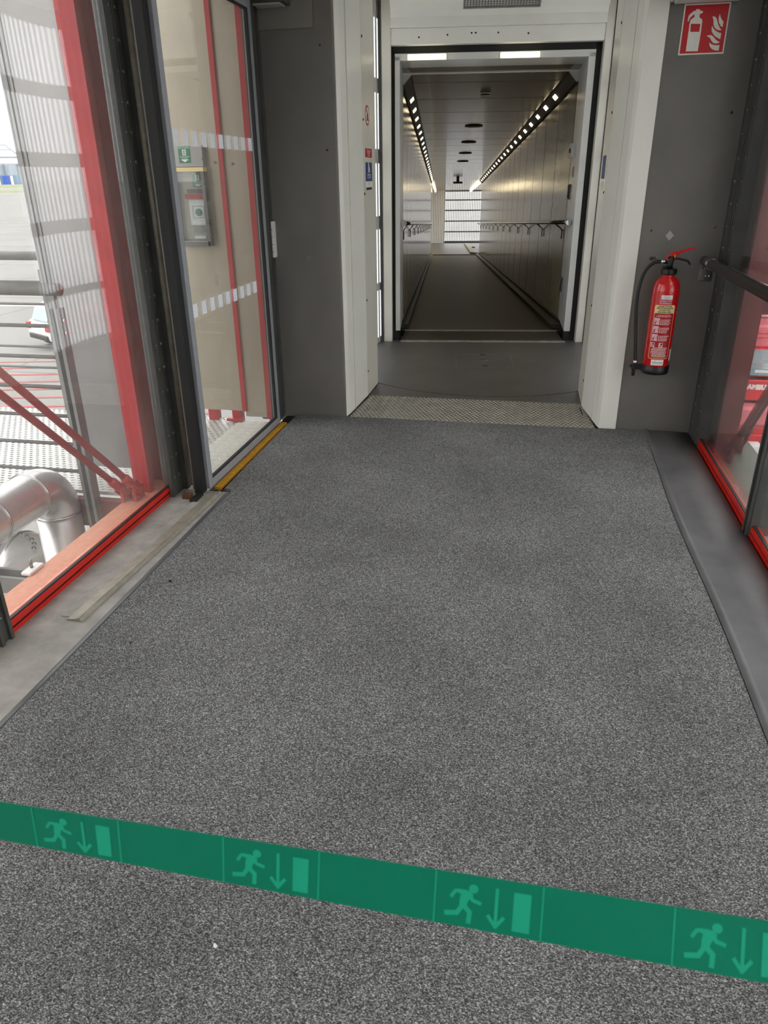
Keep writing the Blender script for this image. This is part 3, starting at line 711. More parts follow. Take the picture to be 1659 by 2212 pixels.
# curtain walls of vertical slats with window slots
ROWS = [(.055,.515),(.587,1.085),(1.203,1.662),(1.781,2.236),(2.351,2.804)]
def curtain(name, pts, frame=None, x0=0, ztop=2.95, rows=ROWS, pw=.074, zb=0):
    """pts: plan polyline"""
    P = [Vector((p[0],p[1],0)) for p in smooth_pts(pts, 20)]
    L = [0]
    for i in range(1,len(P)): L.append(L[-1]+(P[i]-P[i-1]).length)
    def at(s):
        for i in range(1,len(P)):
            if L[i] >= s: k = (s-L[i-1])/(L[i]-L[i-1]); return P[i-1].lerp(P[i],k)
        return P[-1].copy()
    n = int(L[-1]/pw); mb = MB(); gl = MB()
    for k in range(n):
        a, b = at(k*pw), at((k+1)*pw); d = (b-a).normalized(); nn = Vector((-d.y,d.x,0)); l = (b-a).length
        zs = [zb]
        for r0,r1 in rows: zs += [r0+zb,r1+zb]
        zs.append(ztop+zb)
        th = .003
        def slab(s0,s1,z0,z1,off=0,tk=th,tgt=mb):
            q = [a+d*s0+nn*(off-tk/2), a+d*s1+nn*(off-tk/2), a+d*s1+nn*(off+tk/2), a+d*s0+nn*(off+tk/2)]
            tgt.add([(v.x,v.y,z0) for v in q]+[(v.x,v.y,z1) for v in q],[(3,2,1,0),(4,5,6,7),(0,1,5,4),(1,2,6,5),(2,3,7,6),(3,0,4,7)])
        slab(0,l*.24,zb,ztop+zb); slab(l*.76,l,zb,ztop+zb); slab(-.002,.003,zb,ztop+zb,0,.007)
        for i in range(0,len(zs),2): slab(l*.24,l*.76,zs[i],zs[i+1])
        for i in range(1,len(zs)-1,2): slab(l*.24,l*.76,zs[i],zs[i+1],0,.0015,gl)
    t = thing(name,None,None,tuple(P[0]),kind='structure')
    mb.build('slats','slat_paint',t); gl.build('slot_panes','slat_translucent',t)
curtain('wall_rotunda_left', [(-1.22,5.74),(-1.43,6.2),(-1.54,6.85),(-1.475,7.52)])
curtain('wall_rotunda_right', [(.50,5.74),(.70,6.2),(.77,6.95),(.565,7.74)])
struct(MB().box(-1.6,.9,4.9,8.3,2.955,3.05),'ceiling_rotunda','cream_white')

# posts and lintel of the rotunda door (passage frame)
def tbox(u0,u1,w0,w1,z0,z1): return MB().box(u0,u1,w0,w1,z0,z1).map(TT)
t = thing('trim_10',None,None,tuple(T(.43,7.5)),TH,kind='structure')
tbox(-.585,-.498,7.53,7.66,0,2.95).build('door_post','cream_gloss',t,bevel=.006)
tbox(1.358,1.43,7.53,7.66,0,2.95).build('door_post','cream_gloss',t,bevel=.006)
tbox(-.598,-.586,7.52,7.60,0,2.95).build('side_channel','dark_grey_profile',t)
tbox(1.431,1.443,7.52,7.60,0,2.95).build('side_channel','dark_grey_profile',t)
tbox(-.498,1.358,7.54,7.66,2.60,2.725).build('lintel','cream_white',t,bevel=.005)
mb = MB(); mb.prism([(7.50,2.725),(7.50,2.80),(7.47,2.84),(7.35,2.96),(7.66,2.96),(7.66,2.725)],-.498,1.358,lambda a,b,h: tuple(T(h,a,b))); mb.build('cornice','cream_white',t,bevel=.004)
for k,(u_,z_) in enumerate(((-.25,2.655),(.0,2.668),(.21,2.678),(.245,2.678),(.44,2.675),(.70,2.665))):
    p = T(u_,7.54,z_); MB().dome(p,(math.sin(TH),-math.cos(TH),0),.008).build('screw','text_dark',t)
t = thing('vent_grille','perforated metal vent grille above the tunnel doorway lintel','vent',tuple(T(.45,7.42,2.9)),TH)
a0, b0 = Vector((0,7.462,2.848)), Vector((0,7.385,2.925)); dd = (b0-a0).normalized(); nn = Vector((0,-dd.z,dd.y))
mb = MB(); 
for u0,u1,s0,s1 in ((.13,.78,-.005,.005),(.13,.78,.10,.108),(.13,.138,0,.10),(.772,.78,0,.10)):
    q = [a0+dd*s0,a0+dd*s1]; mb.add([tuple(T(u_,(p.y-k*nn.y*.008),(p.z-k*nn.z*.008))) for p in q for u_ in (u0,u1) for k in (0,-1)],[(0,1,3,2),(4,6,7,5),(0,4,5,1),(2,3,7,6),(0,2,6,4),(1,5,7,3)])
mb.build('frame','worn_aluminium',t)
mb = MB()
for i in range(26): mb.bar(T(.14+i*.0248,*(a0+nn*.003)[1:]),T(.14+i*.0248,*(b0+nn*.003)[1:]),.010,.004)
for j in range(5):
    p = a0+dd*(.018*j+.012)+nn*.003; mb.bar(T(.138,p.y,p.z),T(.775,p.y,p.z),.006,.004)
mb.build('mesh','galvanised',t)

# black bellows seal
mb = MB(); mb.box(-.50,-.468,7.615,7.68,.0,2.60); mb.box(1.307,1.36,7.615,7.68,0,2.60); mb.box(-.50,1.36,7.615,7.68,2.545,2.61)
mb.box(-.8,-.47,7.66,7.70,-.1,3.0); mb.box(1.31,1.9,7.66,7.70,-.1,3.0); mb.box(-.8,1.9,7.66,7.70,2.54,3.0)
mb.map(TT).build('rubber_seal','black_rubber',label='black rubber weather seal around the tunnel mouth',category='seal')
# white portal of the passage
t = thing('portal_frame','white inner portal frame at the mouth of the long tunnel','door frame',tuple(T(.43,7.6,.1)),TH)
def ring(side):
    mb = MB()
    if side == 'l': vs = [(-.466,7.6),(-.422,7.6),(-.434,8.45),(-.56,8.45),(-.56,7.70),(-.466,7.70)]
    else: vs = [(1.305,7.6),(1.246,7.6),(1.305,8.45),(1.42,8.45),(1.42,7.70),(1.305,7.70)]
    mb.prism(vs,.10,2.52); return mb.map(TT)
ring('l').build('left_jamb','white_frame',t); ring('r').build('right_jamb','white_frame',t)
MB().prism([(7.6,2.543),(7.6,2.49),(8.45,2.505),(8.45,2.6),(7.70,2.6),(7.70,2.543)],-.466,1.305,lambda a,b,h:tuple(T(h,a,b))).build('header','white_frame',t)
MB().prism([(8.45,2.475),(8.45,2.52),(8.49,2.52),(8.49,2.475)],-.44,1.31,lambda a,b,h:tuple(T(h,a,b))).build('inner_lip','cream_white',t)
for u0,u1,sd_ in ((-.346,-.011,'left'),(.475,.812,'right')):
    l = thing('strip_lamp','lit white strip lamp under the portal header, %s of the two' % sd_,'lamp',tuple(T(u0,7.58,2.5)),TH,group='strip lamps over the tunnel mouth')
    tbox(u0-.008,u1+.008,7.585,7.60,2.488,2.535).build('housing','white_frame',l); tbox(u0,u1,7.565,7.585,2.492,2.531).build('diffuser','header_lamp',l)
# ramp
t = thing('threshold_ramp','dark metal ramp plate sloping up into the tunnel','ramp',tuple(T(.43,7.6)),TH)
MB().prism([(7.505,.003),(7.515,.012),(7.87,.052),(7.87,.0),(7.505,0)],-.412,1.245,lambda a,b,h:tuple(T(h + (.03 if a > 7.7 and h < 0 else (-.04 if a > 7.7 else 0)),a,b))).build('plate','kick_dark',t)
MB().prism([(7.503,.004),(7.505,.014),(7.535,.018),(7.535,.008)],-.412,1.252,lambda a,b,h:tuple(T(h,a,b))).build('front_edge','worn_aluminium',t)
MB().prism([(7.845,.050),(7.845,.056),(7.875,.060),(7.875,.050)],-.385,1.215,lambda a,b,h:tuple(T(h,a,b))).build('rear_edge','worn_aluminium',t)
for u_ in (-.455,1.275): tbox(u_-.03,u_+.03,7.62,7.80,.0,.09).build('side_stop','black_plastic',t)

# ================================================================= THE LONG SLOPING TUNNEL
UL, UR = -.45, 1.31
WB = [7.7,8.02] + [8.02+i for i in range(1,20)] + [28.0]
def sweep(prof, ws, zfun, closed=True):
    """prof in (u, z above reference)"""
    mb = MB(); n = len(prof); vs = [tuple(T(u_,w_,z_+zfun(w_))) for w_ in ws for u_,z_ in prof]
    fs = [[i*n+k,(i+1)*n+k,(i+1)*n+(k+1)%n,i*n+(k+1)%n] for i in range(len(ws)-1) for k in range(n if closed else n-1)]
    mb.add(vs,fs); mb.add(vs[:n],[list(range(n))]); mb.add(vs[-n:],[list(range(n))[::-1]]); return mb
struct(sweep([(UL-.1,-.12),(UR+.1,-.12),(UR+.1,0),(UL-.1,0)],[7.86,8]+WB[2:],zf),'floor_tunnel','tunnel_lino')
ZR = lambda w_: zc(w_)
# wall and ceiling panels with real gaps in front of a dark backing
def panel_wall(name, us, sg):
    mb = MB(); w_ = 7.75; PW = 1.13/2
    k = 0; w_ = 7.95 + .53*1.13 - 1.13 
    while w_ < 28:
        a, b = max(w_+.014,7.72), min(w_+1.13-.014,28.0)
        q = [(us,a),(us,b),(us+sg*.02,b),(us+sg*.02,a)]
        zb_ = lambda x: zf(max(x,8.0)); zt = lambda x: zc(x)+.02
        vs = [tuple(T(u_,y_,zb_(y_))) for u_,y_ in q]+[tuple(T(u_,y_,zt(y_))) for u_,y_ in q]
        if b > a: mb.add(vs,[(3,2,1,0),(4,5,6,7),(0,1,5,4),(1,2,6,5),(2,3,7,6),(3,0,4,7)])
        w_ += 1.13
    t = thing(name,None,None,tuple(T(us,8)),kind='structure')
    mb.build('panels','tunnel_wall',t)
    bk = MB(); ws = [7.7,8.0]+WB[2:]; vs = [tuple(T(us+sg*(.012+e_),y_,z_)) for y_ in ws for e_ in (0,.04) for z_ in (zf(max(y_,8))-.1,zc(y_)+.15)]
    bk.add(vs,[[4*i+0,4*i+4,4*i+5,4*i+1] for i in range(len(ws)-1)]+[[4*i+2,4*i+6,4*i+7,4*i+3] for i in range(len(ws)-1)]+[[4*i+1,4*i+5,4*i+7,4*i+3] for i in range(len(ws)-1)])
    bk.build('seam_backing','seam_dark',t)
panel_wall('wall_tunnel_left',UL,-1); panel_wall('wall_tunnel_right',UR,1)
mb = MB(); w_ = 9.0-1.13
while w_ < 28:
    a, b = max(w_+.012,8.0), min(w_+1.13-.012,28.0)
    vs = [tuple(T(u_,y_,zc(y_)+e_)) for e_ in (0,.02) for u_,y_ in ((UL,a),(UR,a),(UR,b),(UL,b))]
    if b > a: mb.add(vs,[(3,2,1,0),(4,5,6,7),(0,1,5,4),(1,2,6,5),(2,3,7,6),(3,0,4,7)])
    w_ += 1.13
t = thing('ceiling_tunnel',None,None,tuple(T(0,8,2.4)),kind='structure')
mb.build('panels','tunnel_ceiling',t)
sweep([(UL-.1,.012),(UR+.1,.012),(UR+.1,.06),(UL-.1,.06)],[7.7]+WB[1:],zc).build('seam_backing','seam_dark',t)
# kickboards
for nm,u0,u1,lab in (('kickboard',UL,UL+.09,'dark metal kickboard channel along the left tunnel wall'),('kickboard',UR-.13,UR,'dark metal kickboard channel along the right tunnel wall')):
    mb = sweep([(u0,0),(u1,0),(u1,.035),(u0 if u0 < 0 else u1,.06) if False else (u1,.045),(u0,.045)],[8.08]+WB[2:],zf)
    s_ = u0 < 0
    b2 = sweep([(u0,.045),(u0+.03,.045),(u0+.03,.075),(u0,.075)] if s_ else [(u1-.03,.045),(u1,.045),(u1,.075),(u1-.03,.075)],[8.1]+WB[2:],zf)
    t = thing(nm,lab,'kickboard',tuple(T(u0,8)),TH); mb.build('channel','kick_dark',t); b2.build('upper_strip','darker_profile',t)
# LED light strips
def led(side):
    lab = 'dark LED light strip along the %s ceiling corner of the tunnel' % side
    s = 1 if side == 'left' else -1; uw = UL if side == 'left' else UR
    t = thing('light_strip',lab,'light strip',tuple(T(uw,8.1,2.4)),TH,group='tunnel light strips')
    pr = [(uw,-.085),(uw+s*.015,-.092),(uw+s*.09,-.017),(uw+s*.09,0),(uw,0)]
    sweep(pr,[8.5]+WB[2:],zc).build('housing','kick_dark',t)
    sweep([(uw+s*.0,-.112),(uw+s*.010,-.112),(uw+s*.020,-.092),(uw+s*.0,-.084)],[8.5]+WB[2:],zc).build('lower_ridge','seam_dark',t)
    for w0 in (8.47,): 
        sweep([(uw+s*.0,-.088),(uw+s*.015,-.095),(uw+s*.094,-.012),(uw+s*.094,0.02),(uw,0.02)],[8.46,8.51],zc).build('end_cap','white_frame',t)
    c_ = Vector((uw+s*.0525,-.0545)); dirn = Vector((s*.1,.1)).normalized(); nn = Vector((s*.1,-.1)).normalized()
    k = 0; w_ = 9.75
    while w_ < 27.9:
        mb = MB(); vs = []
        for e_ in (-.002,.004):
            for da, dw in ((-.026,-.10),(.026,-.10),(.026,.10),(-.026,.10)):
                q = c_ + dirn*da + nn*e_; vs.append(tuple(T(q.x,w_+dw,zc(w_+dw)+q.y)))
        mb.add(vs,[(3,2,1,0),(4,5,6,7),(0,1,5,4),(1,2,6,5),(2,3,7,6),(3,0,4,7)])
        mb.build('lamp','led_lamp',t); w_ += .83; k += 1
    # continuous tube lamp beyond the joint
    wsx = [28.3,39.0]; vs = []
    sweep([(uw+s*.02,-.09),(uw+s*.07,-.04),(uw+s*.06,-.03),(uw+s*.01,-.08)],wsx,zc).build('tube_lamp','led_lamp',t)
led('left'); led('right')
# ceiling devices
p = T(.453,9.70,0); z_ = zc(9.70)
t = thing('smoke_detector','white round smoke detector on the tunnel ceiling','smoke detector',(p.x,p.y,z_),TH)
MB().lathe([(.062,0),(.062,-.016)],(p.x,p.y,z_)).build('base','white_plastic',t)
MB().lathe([(.050,-.016),(.050,-.028)],(p.x,p.y,z_)).build('sensor_gap','text_dark',t)
MB().lathe([(.056,-.028),(.056,-.038),(.044,-.050),(.01,-.054)],(p.x,p.y,z_)).build('cap','white_plastic',t)
for k,(w_,wd_) in enumerate(((12.8,'nearest'),(15.2,'second'),(17.45,'third'),(19.65,'farthest'))):
    p = T(.437,w_,zc(w_)-.001)
    t = thing('ceiling_disc','flat round ceiling cover in the tunnel, %s of the four' % wd_,'ceiling cover',tuple(p),TH,group='round covers on the tunnel ceiling')
    MB().lathe([(.14,0),(.135,-.012)],p,seg=32).build('rim','worn_aluminium',t); MB().lathe([(.11,-.012),(.10,-.016)],p,seg=32).build('face','kick_dark',t)
p = T(.456,27.0,zc(27.0)); t = thing('ceiling_sensor','dark bracketed sensor hanging at the far end of the tunnel ceiling','sensor',tuple(p),TH)
tbox(.41,.50,26.95,27.05,p.z-.09,p.z).build('stem','darker_profile',t); tbox(.30,.61,26.9,27.1,p.z-.15,p.z-.09).build('body','kick_dark',t)
# tunnel handrails with brackets
for side,uh,uw,w0 in (('left',-.395,UL,7.80),('right',1.225,UR,7.80)):
    t = thing('tunnel_handrail','polished steel handrail on Y brackets along the %s tunnel wall' % side,'handrail',tuple(T(uh,w0,1.04)),TH,group='tunnel handrails')
    ws = [w0+.05]+[w for w in WB[2:] if w > w0+.1]
    mb = MB(); mb.tube([T(uh,w_,1.07+zf(w_)) for w_ in ws],.020,14); mb.build('rail','stainless',t)
    MB().tube([T(uh,w0-.03,1.07+zf(w0)),T(uh,w0+.05,1.07+zf(w0))],[.026,.027],16).build('end_cap','chrome',t)
    w_ = w0+.85
    while w_ < 27.5:
        mb = MB(); zz = zf(w_)
        mb.tube([T(uh,w_-.09,1.055+zz),T(uw-.0,w_,.985+zz)],.005,6); mb.tube([T(uh,w_+.09,1.055+zz),T(uw,w_,.985+zz)],.005,6)
        mb.tube([T(uw+(.012 if side=='left' else -.012),w_,.99+zz),T(uw+(.012 if side=='left' else -.012),w_,.90+zz)],.007,6)
        mb.build('bracket','kick_dark',t); w_ += 1.7
# fixtures on the near right tunnel wall
t = thing('wall_switch','white switch plate high on the right tunnel wall by the portal','switch',tuple(T(UR,8.5,1.78)),TH)
tbox(1.262,1.30,8.20,8.44,1.70,1.83).build('plate','white_plastic',t,bevel=.004); tbox(1.256,1.262,8.28,8.36,1.745,1.785).build('button','text_dark',t)
p = T(1.280,8.12,1.57); t = thing('ring_mark','oval ring shaped key plate on the right tunnel wall below the switch','plate',tuple(p),TH)
MB().lathe([(.05,0),(.05,.004)],p,(-math.cos(TH),-math.sin(TH),0)).build('rim','galvanised',t); MB().lathe([(.036,.004),(.036,.005)],p,(-math.cos(TH),-math.sin(TH),0)).build('face','tunnel_wall',t)
for zz,w_,lab in ((1.385,8.30,'upper recessed grip handle in the right tunnel wall'),(.47,8.30,'lower recessed grip handle in the right tunnel wall')):
    t = thing('recessed_handle',lab,'handle',tuple(T(UR,w_,zz)),TH,group='recessed handles in the tunnel wall')
    mb = MB(); 
    for q in ((-.075,-.055,-.07,.07),(.055,.075,-.07,.07),(-.075,.075,.055,.07),(-.075,.075,-.07,-.055)): merge(mb, tbox(1.278,1.296,w_+q[0],w_+q[1],zz+q[2],zz+q[3]))
    mb.build('frame','galvanised',t); tbox(1.283,1.296,w_-.055,w_+.055,zz-.055,zz+.055).build('recess','seam_dark',t)
    MB().tube([T(1.274,w_,zz-.055),T(1.274,w_,zz+.055)],.008,8).build('grip','galvanised',t)
# far section
WE = 39.6
FW = [28.0,29.5,31,33,35,37,WE]
struct(sweep([(-.7,-.12),(3.4,-.12),(3.4,0),(-.7,0)],FW,zf),'floor_far','far_lino')
struct(sweep([(-.45,0),(1.31,0),(1.31,.02),(-.45,.02)],[27.9,28.15],zf),'trim_11','seam_dark')
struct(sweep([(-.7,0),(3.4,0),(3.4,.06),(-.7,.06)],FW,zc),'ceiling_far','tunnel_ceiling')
mb = sweep([(-.62,0),(-.56,0),(-.56,2.5),(-.62,2.5)],FW,zf); struct(mb,'wall_far_left','tunnel_wall')
mb = MB()
for u0,u1 in ((-.62,UL),(UR,3.4)): merge(mb, tbox(u0,u1,27.98,28.02,-1.2,1.6))
struct(mb,'wall_far_return','tunnel_wall')
zb_ = zf(WE); zt_ = zc(WE)
mb = MB()
for k in range(8): merge(mb, tbox(-.62+k*.085,-.62+k*.085+.078,WE-.02,WE,zb_,zt_))
struct(mb,'wall_far_panel','slat_paint')
t = thing('window_12',None,None,tuple(T(1.5,WE,zb_)),kind='structure')
u0, u1 = .06, 3.4; H_ = zt_-zb_
mb = MB()
for k in range(7):
    z = zb_ + H_*(.0,.21,.415,.62,.815,.985,1.0)[k]; h_ = (.10,.055,.055,.055,.055,.05,.05)[k]
    merge(mb, tbox(u0,u1,WE-.05,WE,z,z+h_))
mb.build('cross_bars','dark_grey_profile',t)
mb = MB(); n_ = int((u1-u0)/.085)
for k in range(n_): merge(mb, tbox(u0+k*.085,u0+k*.085+.022,WE-.03,WE-.01,zb_,zt_))
mb.build('slat_edges','galvanised',t)
tbox(u0,u1,WE-.006,WE,zb_,zt_).build('glass_pane','slat_glass',t)
tbox(1.95,2.0,28.2,WE,zb_+.5,zt_) 
t = thing('kerb_block','pale metal kerb block on the floor at the far end of the tunnel','kerb',tuple(T(1.2,31,zf(31))),TH)
mb = MB(); vs = [tuple(T(u_,w_,zf(w_)+h_)) for w_,h_ in ((29.5,.0),(30.2,.12),(38,.12)) for u_ in ((.95,1.35))]
sweep([(1.0,0),(1.3,0),(1.3,.05),(1.03,.07)],[28.6,32,37.5],zf).build('kerb','worn_aluminium',t)
tbox(1.18,1.30,31.4,31.7,zf(31.5)+.1,zf(31.5)+.14).build('bolt_plate','kick_dark',t)
# outer shells so that daylight does not leak in over the roofs
mb = sweep([(UL-.25,.2),(UR+.25,.2),(UR+.25,.3),(UL-.25,.3)],[7.8]+WB[1:],zc); struct(mb,'roof_tunnel','galvanised')

# ================================================================= BARRIER TAPE
YT, ZT, TW = .4585, .981, .050
def dyf(x): return -.0027 - .0273*(x+.557) if x > -.9 else .0067
def tp(x, v, e=0):               # v 0 at the upper edge, 1 at the lower edge
    dy = dyf(x); dz = -math.sqrt(TW*TW-dy*dy); n = Vector((0,dz,-dy)).normalized()   # faces the viewer
    return Vector((x, YT+dy*v, ZT-.001+.0045*(x+.557)+dz*v)) + n*e
t = thing('barrier_tape','green fabric barrier tape with running figures stretched across the walkway','barrier tape',(0,YT,ZT))
mb = MB(); xs = [-1.8+i*.05 for i in range(58)]
vs = [tp(x,v,e) for x in xs for v,e in ((0,0),(1,0),(1,-.0008),(0,-.0008))]
mb.add(vs,[[4*i+k,4*i+4+k,4*i+4+(k+1)%4,4*i+(k+1)%4] for i in range(len(xs)-1) for k in range(4)]+[[0,1,2,3],[4*len(xs)-1,4*len(xs)-2,4*len(xs)-3,4*len(xs)-4]])
mb.build('webbing','tape_green',t)
for x in (-1.808,1.055):
    q = tp(x,.5); MB().box(x-.02,x+.02,q.y-.02,q.y+.02,q.z-.05,q.z+.05).build('wall_clip','black_plastic',t,bevel=.004)
K0, KP, KC = -.4552, .20427, .0949
def stroke(mb, x0, pts, wd):
    P = [(x0+KC*a, b) for a,b in pts]
    for (xa,va),(xb,vb) in zip(P,P[1:]):
        dx, dv = xb-xa, (vb-va)*TW*.86; l = math.hypot(dx,dv); nx, nv = -dv/l*wd/2, dx/l*wd/2/(TW*.86); ex, ev = dx/l*wd*.3, dv/l*wd*.3/(TW*.86)
        q = [(xa+nx-ex,va+nv-ev),(xb+nx+ex,vb+nv+ev),(xb-nx+ex,vb-nv+ev),(xa-nx-ex,va-nv-ev)]
        mb.add([tp(a,b,.0004) for a,b in q],[(0,1,2,3)])
def poly(mb,x0,pts): mb.add([tp(x0+KC*a,b,.0005) for a,b in pts],[list(range(len(pts)))])
for k in range(-7,8):
    x0 = K0+KP*k
    if x0 < -1.7 or x0 > .9: continue
    mb = MB()
    for a in (0,1): stroke(mb,x0,[(a,.02),(a,.98)],.0014)
    poly(mb,x0,[(.36+.045*math.cos(i*PI/6),.245+.085*math.sin(i*PI/6)) for i in range(12)])
    poly(mb,x0,[(.33,.30),(.365,.36),(.315,.50),(.30,.62),(.235,.60),(.235,.48),(.245,.38),(.21,.34),(.22,.30),(.27,.28)])
    stroke(mb,x0,[(.235,.315),(.19,.33),(.155,.44)],.0030); stroke(mb,x0,[(.33,.35),(.355,.46),(.43,.50)],.0030)
    stroke(mb,x0,[(.275,.58),(.335,.69),(.33,.88)],.0042); stroke(mb,x0,[(.265,.58),(.215,.74),(.11,.77)],.0040)
    stroke(mb,x0,[(.58,.19),(.58,.84)],.0030); stroke(mb,x0,[(.51,.70),(.58,.88),(.65,.70)],.0032)
    poly(mb,x0,[(.735,.19),(.895,.19),(.895,.90),(.735,.90)])
    mb.build('printed_figures','tape_print',t)

# ================================================================= OUTSIDE LEFT: EXIT PLATFORM
t = thing('exit_platform','perforated galvanised steel platform outside the glass door','platform',(-2.6,4.0,-.04))
MB().box(-6.5,-1.98,3.36,4.05,-.05,-.03).build('grating','perforated_steel',t)
MB().box(-6.5,-1.98,4.055,4.76,-.05,-.03).build('grating','perforated_steel',t)
MB().box(-6.5,-2.08,3.30,3.35,-.22,-.06).build('edge_beam','red_paint_dull',t); MB().box(-6.5,-2.08,4.77,4.82,-.22,-.06).build('edge_beam','galvanised',t)
t2 = thing('step_plate','pale checker plate just outside the glass door sill','checker plate',(-1.83,4.0,-.02))
MB().box(-1.98,-1.68,3.42,4.70,-.05,-.025).build('plate','checker_plate_light',t2)
mb = MB()
for j in range(18):
    for i in range(8):
        x = -1.96+i*.036; y = 3.46+j*.07+(.035 if i%2 else 0); a = R(45) if i%2 else R(-45)
        dx,dy = math.cos(a)*.02,math.sin(a)*.02; nx,ny = -math.sin(a)*.006,math.cos(a)*.006
        mb.add([(x-dx,y-dy,-.025),(x+nx,y+ny,-.025),(x+dx,y+dy,-.025),(x-nx,y-ny,-.025),(x,y,-.021)],[(0,3,4),(3,2,4),(2,1,4),(1,0,4)])
mb.build('raised_pattern','checker_plate_light',t2)
def railing(y, x0, x1, lab, zt=1.068):
    t = thing('platform_railing',lab,'railing',(x0,y,-.03),group='platform railings')
    MB().tube([(x0,y,zt),(x1,y,zt)],.030,24).build('top_rail','galvanised',t)
    MB().lathe([(.022,0),(.022,.003)],(x0,y,zt),(1,0,0),18).build('pipe_mouth','red_paint_dull',t)
    for k in range(6):
        z = .892-.155*k; MB().tube([(x0-.08,y,z),(x1,y,z)],.0095,10).build('bar','galvanised',t)
    x = x0-.045
    for q,px_ in enumerate((x0-.045,x0-1.5,x0-3.0)):
        po = MB(); po.box(px_-.03,px_-.012,y-.03,y+.03,-.3,.98); po.box(px_+.012,px_+.03,y-.03,y+.03,-.3,.98)
        o = po.build('post','galvanised',t); 
        MB().box(px_-.012,px_+.012,y-.012,y+.012,.80,1.05).build('spigot','galvanised',o)
        for zz in (.92,.86): MB().tube([(px_+.03,y,zz),(px_+.042,y,zz)],.012,6).build('bolt','chrome',o)
railing(3.28,-2.24,-6.4,'galvanised pipe railing on the near side of the exit platform')
railing(4.83,-3.35,-6.4,'galvanised pipe railing on the far side of the exit platform')
# side screens
t = thing('side_screen','tall stainless sheet screen standing behind the red column','screen',(-2.1,3.62,0))
MB().box(-2.52,-1.86,3.60,3.625,.02,3.4).build('sheet','steel_sheet',t)
MB().box(-2.55,-2.52,3.59,3.635,-.10,3.4).build('edge_profile','galvanised',t)
MB().box(-2.50,-2.495,3.597,3.60,.02,3.4).build('fold_line','dark_grey_profile',t)
t = thing('side_screen','brownish stainless sheet screen beyond the glass door','screen',(-2.0,4.72,0))
MB().box(-2.75,-1.93,4.70,4.73,.05,3.4).build('sheet','steel_sheet_warm',t)
MB().box(-1.925,-1.735,4.70,4.73,.01,3.4).build('narrow_sheet','steel_sheet_warm',t)
MB().box(-1.945,-1.915,4.685,4.70,.05,3.4).build('red_strip','red_paint',t)
for x,z in ((-1.975,1.64),(-1.86,1.63)):
    MB().lathe([(.008,0),(.008,.004)],(x,4.70,z),(0,-1,0),10).build('bolt','screw_steel',t)
for x in (-2.18,-2.0): 
    MB().box(x-.03,x+.03,4.70,4.78,-.10,.05).build('foot','red_paint',t)
MB().box(-2.06,-1.95,4.66,4.70,-.02,.0).build('foot_plate','red_paint',t)
t = thing('red_door_post','bright red steel post at the far side of the glass door','post',(-1.72,4.66,0))
MB().box(-1.735,-1.705,4.655,4.84,.0,3.4).build('flange','red_paint',t)
MB().box(-1.765,-1.735,4.69,4.71,.0,3.4).build('web','red_paint',t)
# emergency button cabinet
t = thing('emergency_button_box','steel emergency button cabinet with green labels outside the glass door','emergency box',(-2.14,4.69,1.4))
BX0,BX1 = -2.25,-2.035
Y0 = 4.66
MB().box(BX0,BX1,Y0,4.699,1.615,1.735).build('upper_panel','steel_sheet',t,bevel=.003)
MB().box(BX0,BX1,Y0-.016,4.699,1.590,1.613).build('hood','label_cream',t)
mb = MB(); mb.box(BX0,BX0+.02,Y0-.01,4.699,1.155,1.59); mb.box(BX1-.022,BX1,Y0-.01,4.699,1.155,1.59); mb.box(BX0,BX1,Y0-.01,4.699,1.155,1.185)
fr_ = mb.build('frame','stainless',t,bevel=.002)
for x in (BX0+.008,BX1-.008):
    for z in (1.66,1.52,1.21): MB().dome((x,Y0-.01 if z < 1.6 else Y0,z),(0,-1,0),.005).build('screw','screw_steel',t)
MB().box(BX0+.02,BX1-.022,4.692,4.699,1.185,1.59).build('back_plate','steel_sheet_warm',t)
MB().box(BX0+.02,BX1-.022,Y0-.004,Y0-.002,1.185,1.59).build('cover_glass','small_glass',t)
mb = MB(); mb.box(-2.165,-2.05,4.672,4.692,1.28,1.43); b_ = mb.build('button_panel','label_white',t)
MB().lathe([(.022,0),(.021,.006)],(-2.105,4.672,1.355),(0,-1,0),24).build('green_button','sign_green',b_)
mb = MB()
for q in ((-2.145,-2.143,1.322,1.392),(-2.069,-2.067,1.322,1.392),(-2.145,-2.067,1.39,1.392),(-2.145,-2.067,1.322,1.324)): mb.box(q[0],q[1],4.671,4.672,q[2],q[3])
mb.build('button_outline','text_dark',b_)
mb = MB(); mb.tube([(-2.185,4.672,1.445),(-2.15,4.664,1.445),(-2.115,4.661,1.445),(-2.08,4.664,1.445),(-2.05,4.672,1.445)],.018,10); 
MB().box(-2.185,-2.045,4.658,4.692,1.432,1.467).build('red_guard','red_paint',t,bevel=.006)
MB().box(-2.17,-2.06,4.67,4.692,1.467,1.49).build('hinge','black_plastic',t)
MB().box(-2.15,-2.06,4.674,4.692,1.235,1.265).build('key_lock','galvanised',t)
MB().box(-2.15,-2.075,4.672,4.692,1.198,1.215).build('name_tag','label_white',t)
